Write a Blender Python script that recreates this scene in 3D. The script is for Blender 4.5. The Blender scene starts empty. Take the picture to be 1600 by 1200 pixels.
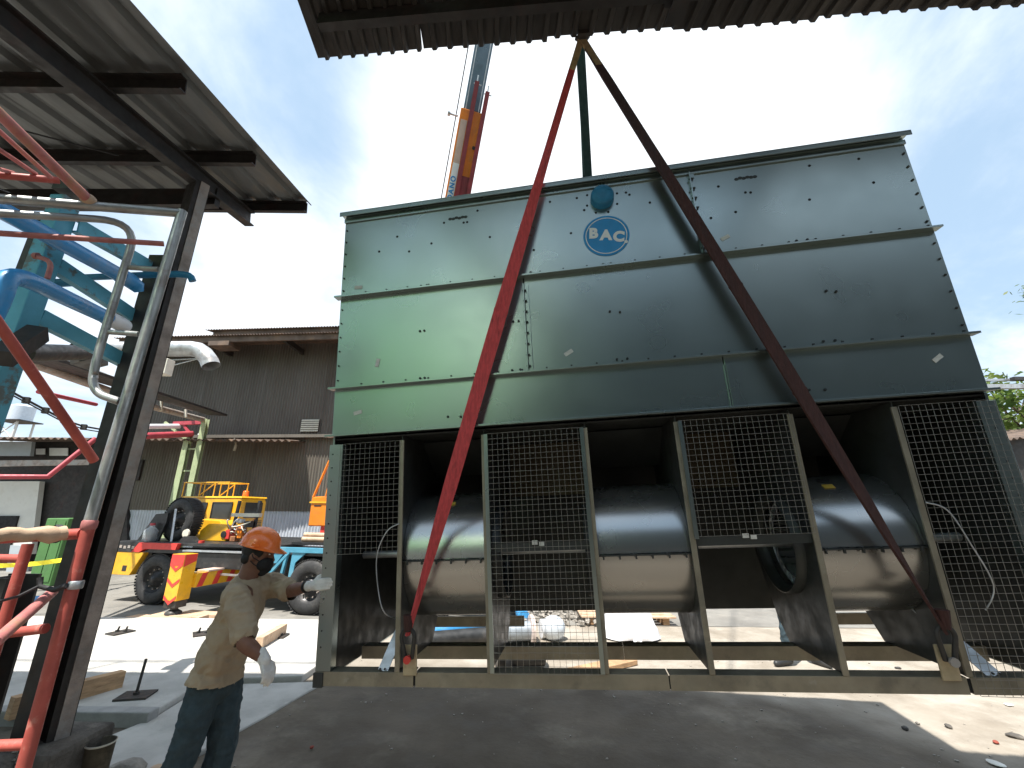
import bpy, bmesh, math, random
from math import sin, cos, pi, radians, atan2, sqrt, tan
from mathutils import Vector as V, Matrix, noise, Quaternion

random.seed(7)
SC = bpy.context.scene
COL = SC.collection

# ------------------------------------------------------------------ camera
CAM_F, CAM_P, CAM_R, CAM_H = 666.47, radians(16.593), radians(.526), 1.72
fw = V((0, cos(CAM_P), sin(CAM_P))); _r = V((1, 0, 0)); _u = _r.cross(fw)
rt = _r * cos(CAM_R) + _u * sin(CAM_R); up = -_r * sin(CAM_R) + _u * cos(CAM_R)
CPOS = V((0, 0, CAM_H))
cd = bpy.data.cameras.new('camera'); cam = bpy.data.objects.new('camera', cd); COL.objects.link(cam)
cd.sensor_width = 36; cd.lens = CAM_F * 36 / 1600; cd.clip_end = 3000; cd.clip_start = .05
cm = Matrix((rt, up, -fw)).transposed().to_4x4(); cm.translation = CPOS
cam.matrix_world = cm
SC.camera = cam

# ------------------------------------------------------------------ light
SUN = V((-.25, -.37, 1)).normalized()
EL = math.asin(SUN.z); AZ = atan2(SUN.x, SUN.y)
W = bpy.data.worlds.new('World'); SC.world = W; W.use_nodes = True
nt = W.node_tree; nt.nodes.clear()
def N(t, **k):
    n = nt.nodes.new(t)
    for a, b in k.items(): setattr(n, a, b)
    return n
out = N('ShaderNodeOutputWorld'); bg = N('ShaderNodeBackground'); bg.inputs[1].default_value = .058
sky = N('ShaderNodeTexSky', sky_type='NISHITA', sun_disc=False)
sky.sun_elevation = EL; sky.sun_rotation = AZ; sky.air_density = 1.0; sky.dust_density = 1.0; sky.ozone_density = 1.5
tc = N('ShaderNodeTexCoord'); sep = N('ShaderNodeSeparateXYZ')
nt.links.new(tc.outputs['Generated'], sep.inputs[0])
zz = N('ShaderNodeMath', operation='ADD'); zz.inputs[1].default_value = .22; nt.links.new(sep.outputs[2], zz.inputs[0])
zm = N('ShaderNodeMath', operation='MAXIMUM'); zm.inputs[1].default_value = .12; nt.links.new(zz.outputs[0], zm.inputs[0])
cx = N('ShaderNodeCombineXYZ')
for i in (0, 1):
    d = N('ShaderNodeMath', operation='DIVIDE'); nt.links.new(sep.outputs[i], d.inputs[0]); nt.links.new(zm.outputs[0], d.inputs[1])
    nt.links.new(d.outputs[0], cx.inputs[i])
def cnoise(scale, det, rough, off):
    mp = N('ShaderNodeMapping'); mp.inputs[1].default_value = off; nt.links.new(cx.outputs[0], mp.inputs[0])
    n = N('ShaderNodeTexNoise'); n.inputs['Scale'].default_value = scale; n.inputs['Detail'].default_value = det
    n.inputs['Roughness'].default_value = rough; n.inputs['Distortion'].default_value = .35
    nt.links.new(mp.outputs[0], n.inputs[0]); return n
n1 = cnoise(1.5, 7, .6, (3.1, 1.7, 0)); n2 = cnoise(.45, 3, .5, (5.3, 2.1, 0))
# the broad bright cloud bank that fills the middle of the view
dt = N('ShaderNodeVectorMath', operation='DOT_PRODUCT'); dt.inputs[1].default_value = V((.17, .74, .62)).normalized()
nt.links.new(tc.outputs['Generated'], dt.inputs[0])
bank = N('ShaderNodeMapRange'); bank.inputs[1].default_value = .84; bank.inputs[2].default_value = .97
bank.inputs[3].default_value = 0; bank.inputs[4].default_value = .34; bank.interpolation_type = 'SMOOTHSTEP'
nt.links.new(dt.outputs['Value'], bank.inputs[0])
a1 = N('ShaderNodeMath', operation='MULTIPLY'); a1.inputs[1].default_value = .55; nt.links.new(n2.outputs[0], a1.inputs[0])
a2 = N('ShaderNodeMath', operation='MULTIPLY_ADD'); a2.inputs[1].default_value = .75; nt.links.new(n1.outputs[0], a2.inputs[0]); nt.links.new(a1.outputs[0], a2.inputs[2])
a3 = N('ShaderNodeMath', operation='ADD'); nt.links.new(a2.outputs[0], a3.inputs[0]); nt.links.new(bank.outputs[0], a3.inputs[1])
cr = N('ShaderNodeMapRange'); cr.inputs[1].default_value = .53; cr.inputs[2].default_value = .86; cr.interpolation_type = 'SMOOTHSTEP'
nt.links.new(a3.outputs[0], cr.inputs[0])
mix = N('ShaderNodeMix', data_type='RGBA'); mix.inputs[7].default_value = (11.5, 12.0, 12.5, 1)
# thin veil lifts the blue
veil = N('ShaderNodeMix', data_type='RGBA'); veil.inputs[0].default_value = .50; veil.inputs[7].default_value = (8.0, 10.8, 13.6, 1)
nt.links.new(sky.outputs[0], veil.inputs[6])
nt.links.new(veil.outputs[2], mix.inputs[6]); nt.links.new(cr.outputs[0], mix.inputs[0])
nt.links.new(mix.outputs[2], bg.inputs[0]); nt.links.new(bg.outputs[0], out.inputs[0])

sl = bpy.data.lights.new('sun', 'SUN'); sl.energy = 4.7; sl.angle = radians(.55); sl.color = (1, .955, .89)
so = bpy.data.objects.new('sun', sl); COL.objects.link(so)
so.rotation_euler = (-SUN).to_track_quat('-Z', 'Y').to_euler(); so.location = SUN * 60
SC.view_settings.view_transform = 'Standard'; SC.view_settings.look = 'None'
SC.view_settings.exposure = 1.0; SC.view_settings.gamma = 1
SC.view_settings.use_curve_mapping = False
SC.render.engine = 'CYCLES'
SC.cycles.max_bounces = 8; SC.cycles.glossy_bounces = 4; SC.cycles.diffuse_bounces = 4
SC.cycles.transparent_max_bounces = 16; SC.cycles.use_denoising = True

# ------------------------------------------------------------------ helpers
def ray(x, y): return fw + rt * ((x - 800) / CAM_F) - up * ((y - 600) / CAM_F)
def at(x, y, Y):                    # point of the place that the photo shows at x,y, standing Y metres ahead
    d = ray(x, y); return CPOS + d * (Y / d.y)
def gnd(x, y, z=0):
    d = ray(x, y); return CPOS + d * ((z - CAM_H) / d.z)
def onplane(x, y, p, n):
    d = ray(x, y); return CPOS + d * ((V(p) - CPOS).dot(n) / d.dot(n))

MATS = {}
def mat(name, col, rough=.6, metal=0., var=.18, scale=6., bump=.0, bscale=40., dirt=None, damt=.4, dscale=3., dlo=.5, dhi=.66,
        spec=.5, coat=0., stretch=None, trans=0., emit=None, rvar=.12, dirt2=None, d2scale=1.2, d2lo=.55, d2hi=.7, d2amt=.5):
    if name in MATS: return MATS[name]
    m = bpy.data.materials.new(name); m.use_nodes = True; t = m.node_tree; b = t.nodes['Principled BSDF']
    L = t.links.new; n = t.nodes.new
    b.inputs['Metallic'].default_value = metal; b.inputs['Specular IOR Level'].default_value = spec
    b.inputs['Coat Weight'].default_value = coat; b.inputs['Coat Roughness'].default_value = .15
    co = n('ShaderNodeTexCoord').outputs['Object']
    if stretch:
        mp = n('ShaderNodeMapping'); mp.inputs[3].default_value = stretch; L(co, mp.inputs[0]); co2 = mp.outputs[0]
    else: co2 = co
    def nz(sc, det=6 if metal < .8 else 2, rg=.6, c=co2):
        q = n('ShaderNodeTexNoise'); q.inputs['Scale'].default_value = sc; q.inputs['Detail'].default_value = det
        q.inputs['Roughness'].default_value = rg; L(c, q.inputs[0]); return q.outputs[0]
    def rng(src, lo, hi, a, bb):
        q = n('ShaderNodeMapRange'); q.inputs[1].default_value = lo; q.inputs[2].default_value = hi
        q.inputs[3].default_value = a; q.inputs[4].default_value = bb; q.interpolation_type = 'SMOOTHSTEP'; L(src, q.inputs[0]); return q.outputs[0]
    base = nz(scale)
    mx = n('ShaderNodeMix'); mx.data_type = 'RGBA'
    c = V(col[:3])
    mx.inputs[6].default_value = (*(c * (1 - var)), 1); mx.inputs[7].default_value = (*[min(1, v * (1 + var)) for v in c], 1)
    L(rng(base, .3, .7, 0, 1), mx.inputs[0]); res = mx.outputs[2]
    for dc, ds, lo, hi, am in ((dirt, dscale, dlo, dhi, damt), (dirt2, d2scale, d2lo, d2hi, d2amt)):
        if dc is None: continue
        m2 = n('ShaderNodeMix'); m2.data_type = 'RGBA'; m2.inputs[7].default_value = (*dc, 1)
        L(res, m2.inputs[6]); L(rng(nz(ds, 9, .68), lo, hi, 0, am), m2.inputs[0]); res = m2.outputs[2]
    L(res, b.inputs['Base Color'])
    L(rng(nz(scale * 2.3), .3, .7, max(.03, rough - rvar), min(1, rough + rvar)), b.inputs['Roughness'])
    if bump:
        bp = n('ShaderNodeBump'); bp.inputs['Strength'].default_value = bump; bp.inputs['Distance'].default_value = .02
        L(nz(bscale, 5), bp.inputs['Height']); L(bp.outputs[0], b.inputs['Normal'])
    if trans: b.inputs['Transmission Weight'].default_value = trans
    if emit: b.inputs['Emission Color'].default_value = (*emit[0], 1); b.inputs['Emission Strength'].default_value = emit[1]
    MATS[name] = m; return m

def yard_shade_mix():
    a, b = MATS['ground_dirt'].copy(), MATS['pale_sunlit_yard']; a.name = 'yard_shade_mix'; t = a.node_tree; L = t.links.new
    p = t.nodes['Principled BSDF']; src = p.inputs['Base Color'].links[0].from_socket
    # a second chain for the pale concrete, kept to the sunlit ground: dusty base with darker worn stains
    co = t.nodes.new('ShaderNodeTexCoord').outputs['Object']
    def nz(sc, d=8):
        q = t.nodes.new('ShaderNodeTexNoise'); q.inputs['Scale'].default_value = sc; q.inputs['Detail'].default_value = d; q.inputs['Roughness'].default_value = .65; L(co, q.inputs[0]); return q.outputs[0]
    def rg(s_, lo, hi, x=0, y=1):
        q = t.nodes.new('ShaderNodeMapRange'); q.inputs[1].default_value = lo; q.inputs[2].default_value = hi; q.inputs[3].default_value = x; q.inputs[4].default_value = y; L(s_, q.inputs[0]); return q.outputs[0]
    def mx(f, c1, c2):
        q = t.nodes.new('ShaderNodeMix'); q.data_type = 'RGBA'
        for k, c in ((6, c1), (7, c2)):
            if isinstance(c, tuple): q.inputs[k].default_value = (*c, 1)
            else: L(c, q.inputs[k])
        L(f, q.inputs[0]); return q.outputs[2]
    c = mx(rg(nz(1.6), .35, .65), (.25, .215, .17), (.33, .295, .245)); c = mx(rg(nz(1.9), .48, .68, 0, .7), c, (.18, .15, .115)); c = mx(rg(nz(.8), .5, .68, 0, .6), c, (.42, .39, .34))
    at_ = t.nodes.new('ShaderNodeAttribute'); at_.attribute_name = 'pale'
    L(mx(rg(at_.outputs['Fac'], .1, .9), src, c), p.inputs['Base Color']); MATS['yard_shade_mix'] = a
class B:
    def __init__(s): s.v = []; s.f = []; s.sm = []
    def add(s, vs, fs, smooth=False):
        o = len(s.v); s.v += [V(v) for v in vs]
        for f in fs: s.f.append([i + o for i in f]); s.sm.append(smooth)
        return s
    def box(s, c, d, R=None):
        c = V(c); vs = []
        for sx in (-.5, .5):
            for sy in (-.5, .5):
                for sz in (-.5, .5):
                    q = V((sx * d[0], sy * d[1], sz * d[2]))
                    vs.append(c + (R @ q if R else q))
        return s.add(vs, [(0, 1, 3, 2), (4, 6, 7, 5), (0, 4, 5, 1), (2, 3, 7, 6), (0, 2, 6, 4), (1, 5, 7, 3)])
    def span(s, a, b): return s.box([(a[i] + b[i]) / 2 for i in range(3)], [abs(b[i] - a[i]) for i in range(3)])
    def bar(s, a, b, w, h, upv=(0, 0, 1)):          # rectangular bar between two points
        a = V(a); b = V(b); d = (b - a); L = d.length; d.normalize(); u = V(upv)
        if abs(d.dot(u)) > .98: u = V((0, 1, 0))
        x = d.cross(u).normalized(); z = x.cross(d)
        R = Matrix((x, d, z)).transposed()
        return s.box((a + b) / 2, (w, L, h), R)
    def ibeam(s, a, b, w, h, t=.012, upv=(0, 0, 1)):
        a = V(a); b = V(b); d = (b - a).normalized(); u = V(upv)
        if abs(d.dot(u)) > .98: u = V((0, 1, 0))
        x = d.cross(u).normalized(); z = x.cross(d)
        s.bar(a + z * (h / 2 - t / 2), b + z * (h / 2 - t / 2), w, t, z); s.bar(a - z * (h / 2 - t / 2), b - z * (h / 2 - t / 2), w, t, z)
        return s.bar(a, b, t, h - 2 * t, z)
    def channel(s, a, b, w, h, t=.012, upv=(0, 0, 1), side=1):
        a = V(a); b = V(b); d = (b - a).normalized(); u = V(upv)
        if abs(d.dot(u)) > .98: u = V((0, 1, 0))
        x = d.cross(u).normalized(); z = x.cross(d)
        s.bar(a + z * (h / 2 - t / 2), b + z * (h / 2 - t / 2), w, t, z); s.bar(a - z * (h / 2 - t / 2), b - z * (h / 2 - t / 2), w, t, z)
        o = x * (side * (w / 2 - t / 2)); return s.bar(a + o, b + o, t, h - 2 * t, z)
    def cyl(s, a, b, r, r2=None, n=16, caps=True, smooth=True):
        a = V(a); b = V(b); r2 = r if r2 is None else r2
        d = (b - a).normalized(); x = d.orthogonal().normalized(); y = d.cross(x)
        vs = []
        for i in range(n):
            q = 2 * pi * i / n; e = x * cos(q) + y * sin(q); vs += [a + e * r, b + e * r2]
        s.add(vs, [(2 * i, 2 * ((i + 1) % n), 2 * ((i + 1) % n) + 1, 2 * i + 1) for i in range(n)], smooth)
        if caps:
            o = len(s.v)
            s.add([vs[2 * i] for i in range(n)], [tuple(range(n - 1, -1, -1))]); s.add([vs[2 * i + 1] for i in range(n)], [tuple(range(n))])
        return s
    def tube(s, path, r, n=10, caps=True):
        P = [V(p) for p in path]; R = r if isinstance(r, (list, tuple)) else [r] * len(P)
        x = None; vs = []
        for i, p in enumerate(P):
            d = (P[min(i + 1, len(P) - 1)] - P[max(i - 1, 0)]).normalized()
            x = d.orthogonal().normalized() if x is None else (x - d * x.dot(d)).normalized()
            y = d.cross(x)
            vs += [p + (x * cos(2 * pi * k / n) + y * sin(2 * pi * k / n)) * R[i] for k in range(n)]
        fs = [(i * n + k, i * n + (k + 1) % n, (i + 1) * n + (k + 1) % n, (i + 1) * n + k) for i in range(len(P) - 1) for k in range(n)]
        s.add(vs, fs, True)
        if caps:
            s.add(vs[:n], [tuple(range(n - 1, -1, -1))]); s.add(vs[-n:], [tuple(range(n))])
        return s
    def prism(s, poly, dv):
        n = len(poly); p = [V(q) for q in poly]; dv = V(dv)
        return s.add(p + [q + dv for q in p], [tuple(range(n - 1, -1, -1)), tuple(range(n, 2 * n))] + [(i, (i + 1) % n, n + (i + 1) % n, n + i) for i in range(n)])
    def ell(s, c, r, n=14, R=None, zmin=-1.):
        c = V(c); r = r if isinstance(r, (list, tuple)) else (r, r, r); vs = []; m = max(6, n // 2); fs = []
        for j in range(m + 1):
            ph = -pi / 2 + pi * j / m
            if sin(ph) < zmin: ph = math.asin(zmin)
            for k in range(n):
                q = V((cos(ph) * cos(2 * pi * k / n) * r[0], cos(ph) * sin(2 * pi * k / n) * r[1], sin(ph) * r[2]))
                vs.append(c + (R @ q if R else q))
        for j in range(m):
            for k in range(n): fs.append((j * n + k, j * n + (k + 1) % n, (j + 1) * n + (k + 1) % n, (j + 1) * n + k))
        return s.add(vs, fs, True)
    def lathe(s, c, prof, axis, n=24, caps=True):    # prof: (along axis, radius)
        c = V(c); d = V(axis).normalized(); x = d.orthogonal().normalized(); y = d.cross(x); vs = []
        for t, r in prof:
            vs += [c + d * t + (x * cos(2 * pi * k / n) + y * sin(2 * pi * k / n)) * r for k in range(n)]
        s.add(vs, [(i * n + k, i * n + (k + 1) % n, (i + 1) * n + (k + 1) % n, (i + 1) * n + k) for i in range(len(prof) - 1) for k in range(n)], True)
        if caps: s.add(vs[:n], [tuple(range(n - 1, -1, -1))]); s.add(vs[-n:], [tuple(range(n))])
        return s
    def corr(s, p, u, w, width, length, pitch, amp, kind='sin', nl=1, thick=0., ph=0.):
        p = V(p); u = V(u).normalized(); w = V(w).normalized(); nn = u.cross(w).normalized(); xs = []
        if kind == 'sin':
            k = max(2, int(width / pitch * 8))
            xs = [(width * i / k, amp * sin(2 * pi * (width * i / k / pitch) + ph)) for i in range(k + 1)]
        else:
            x = 0
            while x < width - 1e-6:
                for a, h in ((0, 0), (.52, 0), (.62, amp), (.86, amp), (.96, 0)):
                    if x + a * pitch <= width: xs.append((x + a * pitch, h))
                x += pitch
            xs.append((width, 0))
        lay = [0] if not thick else [0, -thick]
        m = len(xs); o = []
        for t in lay:
            vs = [p + u * a + nn * (h + t) + w * (length * j / nl) for j in range(nl + 1) for a, h in xs]
            s.add(vs, [(j * m + i, j * m + i + 1, (j + 1) * m + i + 1, (j + 1) * m + i) for j in range(nl) for i in range(m - 1)], kind == 'sin')
            o.append(vs)
        if thick:
            a, b = o
            for j in (0, nl):
                q = [a[j * m + i] for i in range(m)] + [b[j * m + i] for i in range(m)]
                s.add(q, [(i, i + 1, m + i + 1, m + i) for i in range(m - 1)])
        return s
    def build(s, name, m, parent=None, world=False, bevel=0., label=None, kind=None, fix=False):
        me = bpy.data.meshes.new(name)
        vs = s.v
        if world and parent is not None:
            I = ROOT[parent].inverted(); vs = [I @ q for q in vs]
        me.from_pydata([tuple(q) for q in vs], [], s.f); me.polygons.foreach_set('use_smooth', s.sm)
        if fix:
            bm = bmesh.new(); bm.from_mesh(me); bmesh.ops.recalc_face_normals(bm, faces=bm.faces); bm.to_mesh(me); bm.free()
        me.materials.append(MATS[m] if isinstance(m, str) else m); me.update()
        o = bpy.data.objects.new(name, me); COL.objects.link(o)
        if parent is not None: o.parent = parent; ROOT[o] = ROOT[parent]
        else: ROOT[o] = Matrix.Identity(4)
        if bevel:
            md = o.modifiers.new('bevel', 'BEVEL'); md.width = bevel; md.segments = 2; md.limit_method = 'ANGLE'; md.angle_limit = radians(40)
        if label: o['label'] = label
        if kind: o['kind'] = kind
        return o
ROOT = {}
def tag(o, label=None, cat=None, group=None, kind=None):
    if label: o['label'] = label
    if cat: o['category'] = cat
    if group: o['group'] = group
    if kind: o['kind'] = kind
    return o
def thing(name, label, cat, loc=(0, 0, 0), rot=None, group=None):
    o = bpy.data.objects.new(name, None); COL.objects.link(o); o.empty_display_size = .2
    M = (rot.to_4x4() if rot else Matrix.Identity(4)); M.translation = V(loc); o.matrix_world = M; ROOT[o] = M
    return tag(o, label, cat, group)
def single(b, name, m, label, cat, group=None, bevel=0., fix=False):
    # a thing of one mesh, its origin moved to its own base
    c = sum(b.v, V()) / len(b.v); c.z = min(v.z for v in b.v)
    b.v = [v - c for v in b.v]; o = b.build(name, m, None, False, bevel, fix=fix); o.location = c
    return tag(o, label, cat, group)
def copy_tree(o, parent=None):
    c = o.copy(); COL.objects.link(c); c.parent = parent
    for ch in o.children: copy_tree(ch, c)
    return c
def rotz(a): return Matrix.Rotation(a, 3, 'Z')

# ------------------------------------------------------------------ materials
mat('ground_dirt', (.108, .088, .066), .92, var=.22, scale=1.3, bump=.35, bscale=22, dirt=(.11, .095, .08), damt=.55, dscale=2.2, dlo=.48, dhi=.7, dirt2=(.27, .235, .185), d2scale=.7, d2lo=.5, d2hi=.7, d2amt=.6)
mat('white_concrete', (.44, .425, .395), .88, var=.14, scale=2.6, bump=.3, bscale=30, dirt=(.28, .27, .245), damt=.65, dscale=1.6, dlo=.5, dhi=.68)
mat('pale_sunlit_yard', (.30, .265, .215), .92, var=.16, scale=1.6, bump=.3, bscale=24, dirt=(.19, .16, .125), damt=.7, dscale=1.7, dlo=.48, dhi=.66, dirt2=(.42, .39, .34), d2scale=.9, d2lo=.5, d2hi=.7, d2amt=.6)
mat('asphalt', (.20, .19, .17), .9, var=.2, scale=1.1, bump=.3, bscale=60, dirt=(.11, .105, .10), damt=.5, dscale=1.4, dirt2=(.34, .31, .26), d2scale=.9, d2amt=.5)
mat('grey_mortar', (.30, .295, .285), .9, var=.15, scale=5, bump=.2, bscale=50)
mat('rubble', (.10, .09, .078), .95, var=.35, scale=9, bump=.6, bscale=35, dirt=(.22, .20, .17), damt=.6, dscale=6)
mat('unit_coat', (.33, .39, .38), .29, .92, var=.05, scale=1.4, bump=.008, bscale=180, dirt=(.20, .25, .24), damt=.12, dscale=1.2, dlo=.4, dhi=.85, rvar=.02)
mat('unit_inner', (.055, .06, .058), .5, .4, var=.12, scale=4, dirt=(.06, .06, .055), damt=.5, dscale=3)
mat('unit_beam', (.31, .28, .215), .5, .45, var=.15, scale=5, dirt=(.14, .13, .11), damt=.5, dscale=4, dirt2=(.4, .38, .33), d2scale=9, d2lo=.62, d2hi=.7)
mat('bronze_plate', (.13, .105, .07), .5, .5, var=.15, scale=4, dirt=(.06, .05, .04), damt=.5, dscale=4)
mat('drum_metal', (.46, .47, .46), .27, .92, var=.02, scale=2, rvar=.01)
mat('unseen_workshop_wall', (.058, .074, .084), .8, var=.1, scale=1, dirt=(.03, .035, .04), damt=.5, dscale=1.2)
mat('unseen_green_roof', (.22, .52, .20), .5, var=.1, scale=1)
mat('galv', (.50, .53, .55), .42, .7, var=.14, scale=9, dirt=(.3, .3, .29), damt=.4, dscale=5)
mat('wire', (.33, .32, .29), .45, .8, var=.1)
mat('black_void', (.012, .012, .012), .8, var=.2)
mat('bolt_metal', (.06, .065, .065), .5, .5)
mat('logo_blue', (.012, .25, .58), .42, var=.06, scale=12)
mat('logo_white', (.78, .80, .80), .5, var=.04)
mat('cap_blue', (.018, .19, .36), .5, var=.15, scale=14, bump=.1, bscale=20)
mat('sticker', (.62, .62, .58), .6, var=.15, scale=40)
mat('yellow_label', (.55, .36, .06), .5)
mat('lug_tan', (.47, .38, .24), .6, .1, var=.16, scale=12, dirt=(.2, .15, .1), damt=.5, dscale=9)
mat('sling_red', (.60, .075, .08), .8, var=.18, scale=14, bump=.3, bscale=120, stretch=(6, 6, 1), dirt=(.10, .015, .015), damt=.6, dscale=2.6, dlo=.56, dhi=.68)
mat('sling_maroon', (.060, .022, .018), .85, var=.25, scale=14, bump=.3, bscale=120, stretch=(6, 6, 1), dirt=(.04, .02, .02), damt=.6, dscale=4)
mat('sling_wear', (.42, .30, .16), .8, var=.2, scale=30)
mat('sling_green', (.012, .05, .042), .8, var=.2, scale=10)
mat('dark_steel', (.055, .053, .05), .55, .4, var=.25, scale=7, dirt=(.10, .06, .04), damt=.4, dscale=6)
mat('rust_steel', (.36, .30, .26), .7, .2, var=.3, scale=8, bump=.2, bscale=60, dirt=(.36, .35, .33), damt=.8, dscale=5, dlo=.45, dhi=.62)
mat('beam_black', (.032, .029, .027), .6, .2, var=.25, scale=6, dirt=(.07, .03, .025), damt=.4, dscale=5)
mat('roof_tin', (.155, .162, .16), .5, .35, var=.12, scale=2.2, dirt=(.11, .11, .10), damt=.5, dscale=1.6, stretch=(3, .35, 3))
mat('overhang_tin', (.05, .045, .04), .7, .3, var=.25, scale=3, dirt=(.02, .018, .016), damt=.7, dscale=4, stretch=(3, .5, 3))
mat('blue_paint', (.10, .37, .48), .55, .05, var=.12, scale=5, bump=.1, bscale=60, dirt=(.13, .115, .085), damt=.85, dscale=4.5, dlo=.53, dhi=.6)
mat('pvc_blue', (.05, .30, .64), .32, var=.08, scale=4, dirt=(.3, .33, .36), damt=.35, dscale=5)
mat('scaffold_grey', (.36, .37, .36), .42, .6, var=.2, scale=9, dirt=(.2, .14, .11), damt=.5, dscale=8)
mat('scaffold_red', (.42, .085, .065), .55, var=.2, scale=8, dirt=(.5, .3, .24), damt=.4, dscale=16, dlo=.56, dhi=.64)
mat('scaffold_pink', (.42, .15, .14), .6, var=.25, scale=10, dirt=(.38, .22, .12), damt=.7, dscale=7)
mat('wood', (.42, .26, .14), .75, var=.25, scale=5, bump=.25, bscale=24, stretch=(1, 1, 6), dirt=(.2, .12, .07), damt=.5, dscale=6)
mat('wood_pale', (.52, .37, .25), .75, var=.22, scale=6, bump=.2, bscale=20, dirt=(.3, .17, .1), damt=.5, dscale=5)
mat('wall_brown', (.125, .113, .10), .6, .25, var=.14, scale=.7, dirt=(.085, .07, .058), damt=.55, dscale=1.1, stretch=(1, 1, .35))
mat('wall_brown2', (.155, .138, .115), .6, .25, var=.14, scale=.8, dirt=(.10, .08, .065), damt=.5, dscale=1.0, stretch=(1, 1, .35))
mat('wall_white', (.52, .56, .62), .5, .15, var=.06, scale=1.2, dirt=(.40, .42, .44), damt=.4, dscale=1.5)
mat('roof_rust', (.13, .095, .075), .75, .2, var=.3, scale=3, dirt=(.24, .15, .09), damt=.6, dscale=4)
mat('duct', (.52, .53, .53), .4, .65, var=.12, scale=5, dirt=(.25, .2, .17), damt=.5, dscale=3)
mat('cream', (.62, .59, .50), .7, var=.1)
mat('crane_yellow', (.80, .42, .018), .38, var=.08, scale=4, coat=.3, dirt=(.42, .24, .05), damt=.4, dscale=5)
mat('crane_orange', (.78, .22, .012), .4, var=.08, scale=4, dirt=(.4, .14, .05), damt=.4, dscale=5)
mat('crane_red', (.62, .05, .04), .42, var=.12, scale=5)
mat('boom_red', (.20, .025, .03), .5, var=.2, scale=5)
mat('boom_steel', (.10, .15, .19), .38, .35, var=.12, scale=3, dirt=(.06, .08, .09), damt=.5, dscale=2)
mat('boom_pink', (.62, .46, .38), .5, var=.1, scale=6)
mat('crane_blue', (.07, .27, .39), .5, var=.12, scale=6, dirt=(.2, .3, .33), damt=.4)
mat('crane_black', (.022, .023, .024), .45, var=.3, scale=6, dirt=(.09, .08, .07), damt=.4, dscale=5)
mat('rubber', (.028, .028, .029), .75, var=.2, scale=9, bump=.15, bscale=60, dirt=(.09, .085, .075), damt=.45, dscale=5)
mat('rim', (.035, .035, .038), .5, .3, var=.2, dirt=(.1, .09, .08), damt=.5)
mat('glass_dark', (.03, .035, .035), .08, spec=.7, var=.1)
mat('beacon', (.85, .16, .02), .25, var=.05)
mat('copper', (.45, .2, .1), .5, .5, var=.3, scale=14)
mat('lime_post', (.40, .47, .27), .6, var=.15, scale=6, dirt=(.3, .3, .2), damt=.5, dscale=6)
mat('maroon_pipe', (.40, .055, .075), .5, var=.15)
mat('green_cabinet', (.08, .20, .06), .6, var=.15, scale=3, dirt=(.06, .1, .05), damt=.5, dscale=3)
mat('yellow_tape', (.85, .72, .03), .5, var=.1)
mat('white_paint', (.66, .65, .60), .7, var=.08, scale=2, dirt=(.45, .42, .36), damt=.4, dscale=2)
mat('grey_panel', (.40, .44, .47), .6, var=.08, scale=2)
mat('skin', (.19, .088, .055), .55, var=.1, scale=20)
mat('shirt', (.40, .315, .215), .9, var=.08, scale=9, bump=.2, bscale=220)
mat('jeans', (.034, .058, .072), .9, var=.2, scale=16, bump=.2, bscale=200)
mat('glove', (.72, .71, .68), .9, var=.1, scale=24, bump=.3, bscale=160)
mat('glove_grip', (.28, .17, .13), .9, var=.2, scale=30)
mat('hat_orange', (1.0, .21, .035), .28, var=.04, coat=.4)
mat('mask', (.014, .014, .016), .85)
mat('hair', (.01, .009, .008), .7)
mat('stone', (.30, .275, .24), .9, var=.25, scale=12, bump=.5, bscale=26)
mat('bucket', (.10, .085, .06), .7, .2, var=.3, scale=10, dirt=(.24, .2, .14), damt=.6, dscale=8)
mat('sack', (.78, .78, .80), .65, var=.06, scale=9, bump=.25, bscale=18)
mat('pipe_grey', (.32, .36, .40), .5, .3, var=.15, scale=8)
mat('pipe_white', (.74, .77, .80), .45, var=.06)
mat('flange_tan', (.55, .46, .42), .6, var=.2, scale=20)
mat('rag', (.26, .06, .04), .9, var=.2)
mat('bark', (.12, .09, .065), .9, var=.25, scale=10, bump=.5, bscale=30)
mat('paper', (.72, .71, .66), .8)
mat('bottle_clear', (.75, .8, .82), .12, trans=.7, var=.02)
mat('tank', (.62, .68, .74), .45, .2, var=.06)
mat('cable', (.03, .03, .032), .6)
def leafmat(name, c, c2):
    m = bpy.data.materials.new(name); m.use_nodes = True; t = m.node_tree; b = t.nodes['Principled BSDF']; o = t.nodes['Material Output']
    oi = t.nodes.new('ShaderNodeTexCoord'); nz = t.nodes.new('ShaderNodeTexNoise'); nz.inputs['Scale'].default_value = 1.7; nz.inputs['Detail'].default_value = 5
    t.links.new(oi.outputs['Object'], nz.inputs[0]); mr = t.nodes.new('ShaderNodeMapRange'); mr.inputs[1].default_value = .35; mr.inputs[2].default_value = .65
    t.links.new(nz.outputs[0], mr.inputs[0]); mx = t.nodes.new('ShaderNodeMix'); mx.data_type = 'RGBA'
    mx.inputs[6].default_value = (*c, 1); mx.inputs[7].default_value = (*c2, 1); t.links.new(mr.outputs[0], mx.inputs[0])
    t.links.new(mx.outputs[2], b.inputs['Base Color']); b.inputs['Roughness'].default_value = .55
    tr = t.nodes.new('ShaderNodeBsdfTranslucent'); t.links.new(mx.outputs[2], tr.inputs[0]); ms = t.nodes.new('ShaderNodeMixShader'); ms.inputs[0].default_value = .45
    t.links.new(b.outputs[0], ms.inputs[1]); t.links.new(tr.outputs[0], ms.inputs[2]); t.links.new(ms.outputs[0], o.inputs[0]); MATS[name] = m
leafmat('leaf', (.055, .11, .02), (.14, .19, .035)); leafmat('leaf_light', (.10, .19, .035), (.22, .28, .05))

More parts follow.
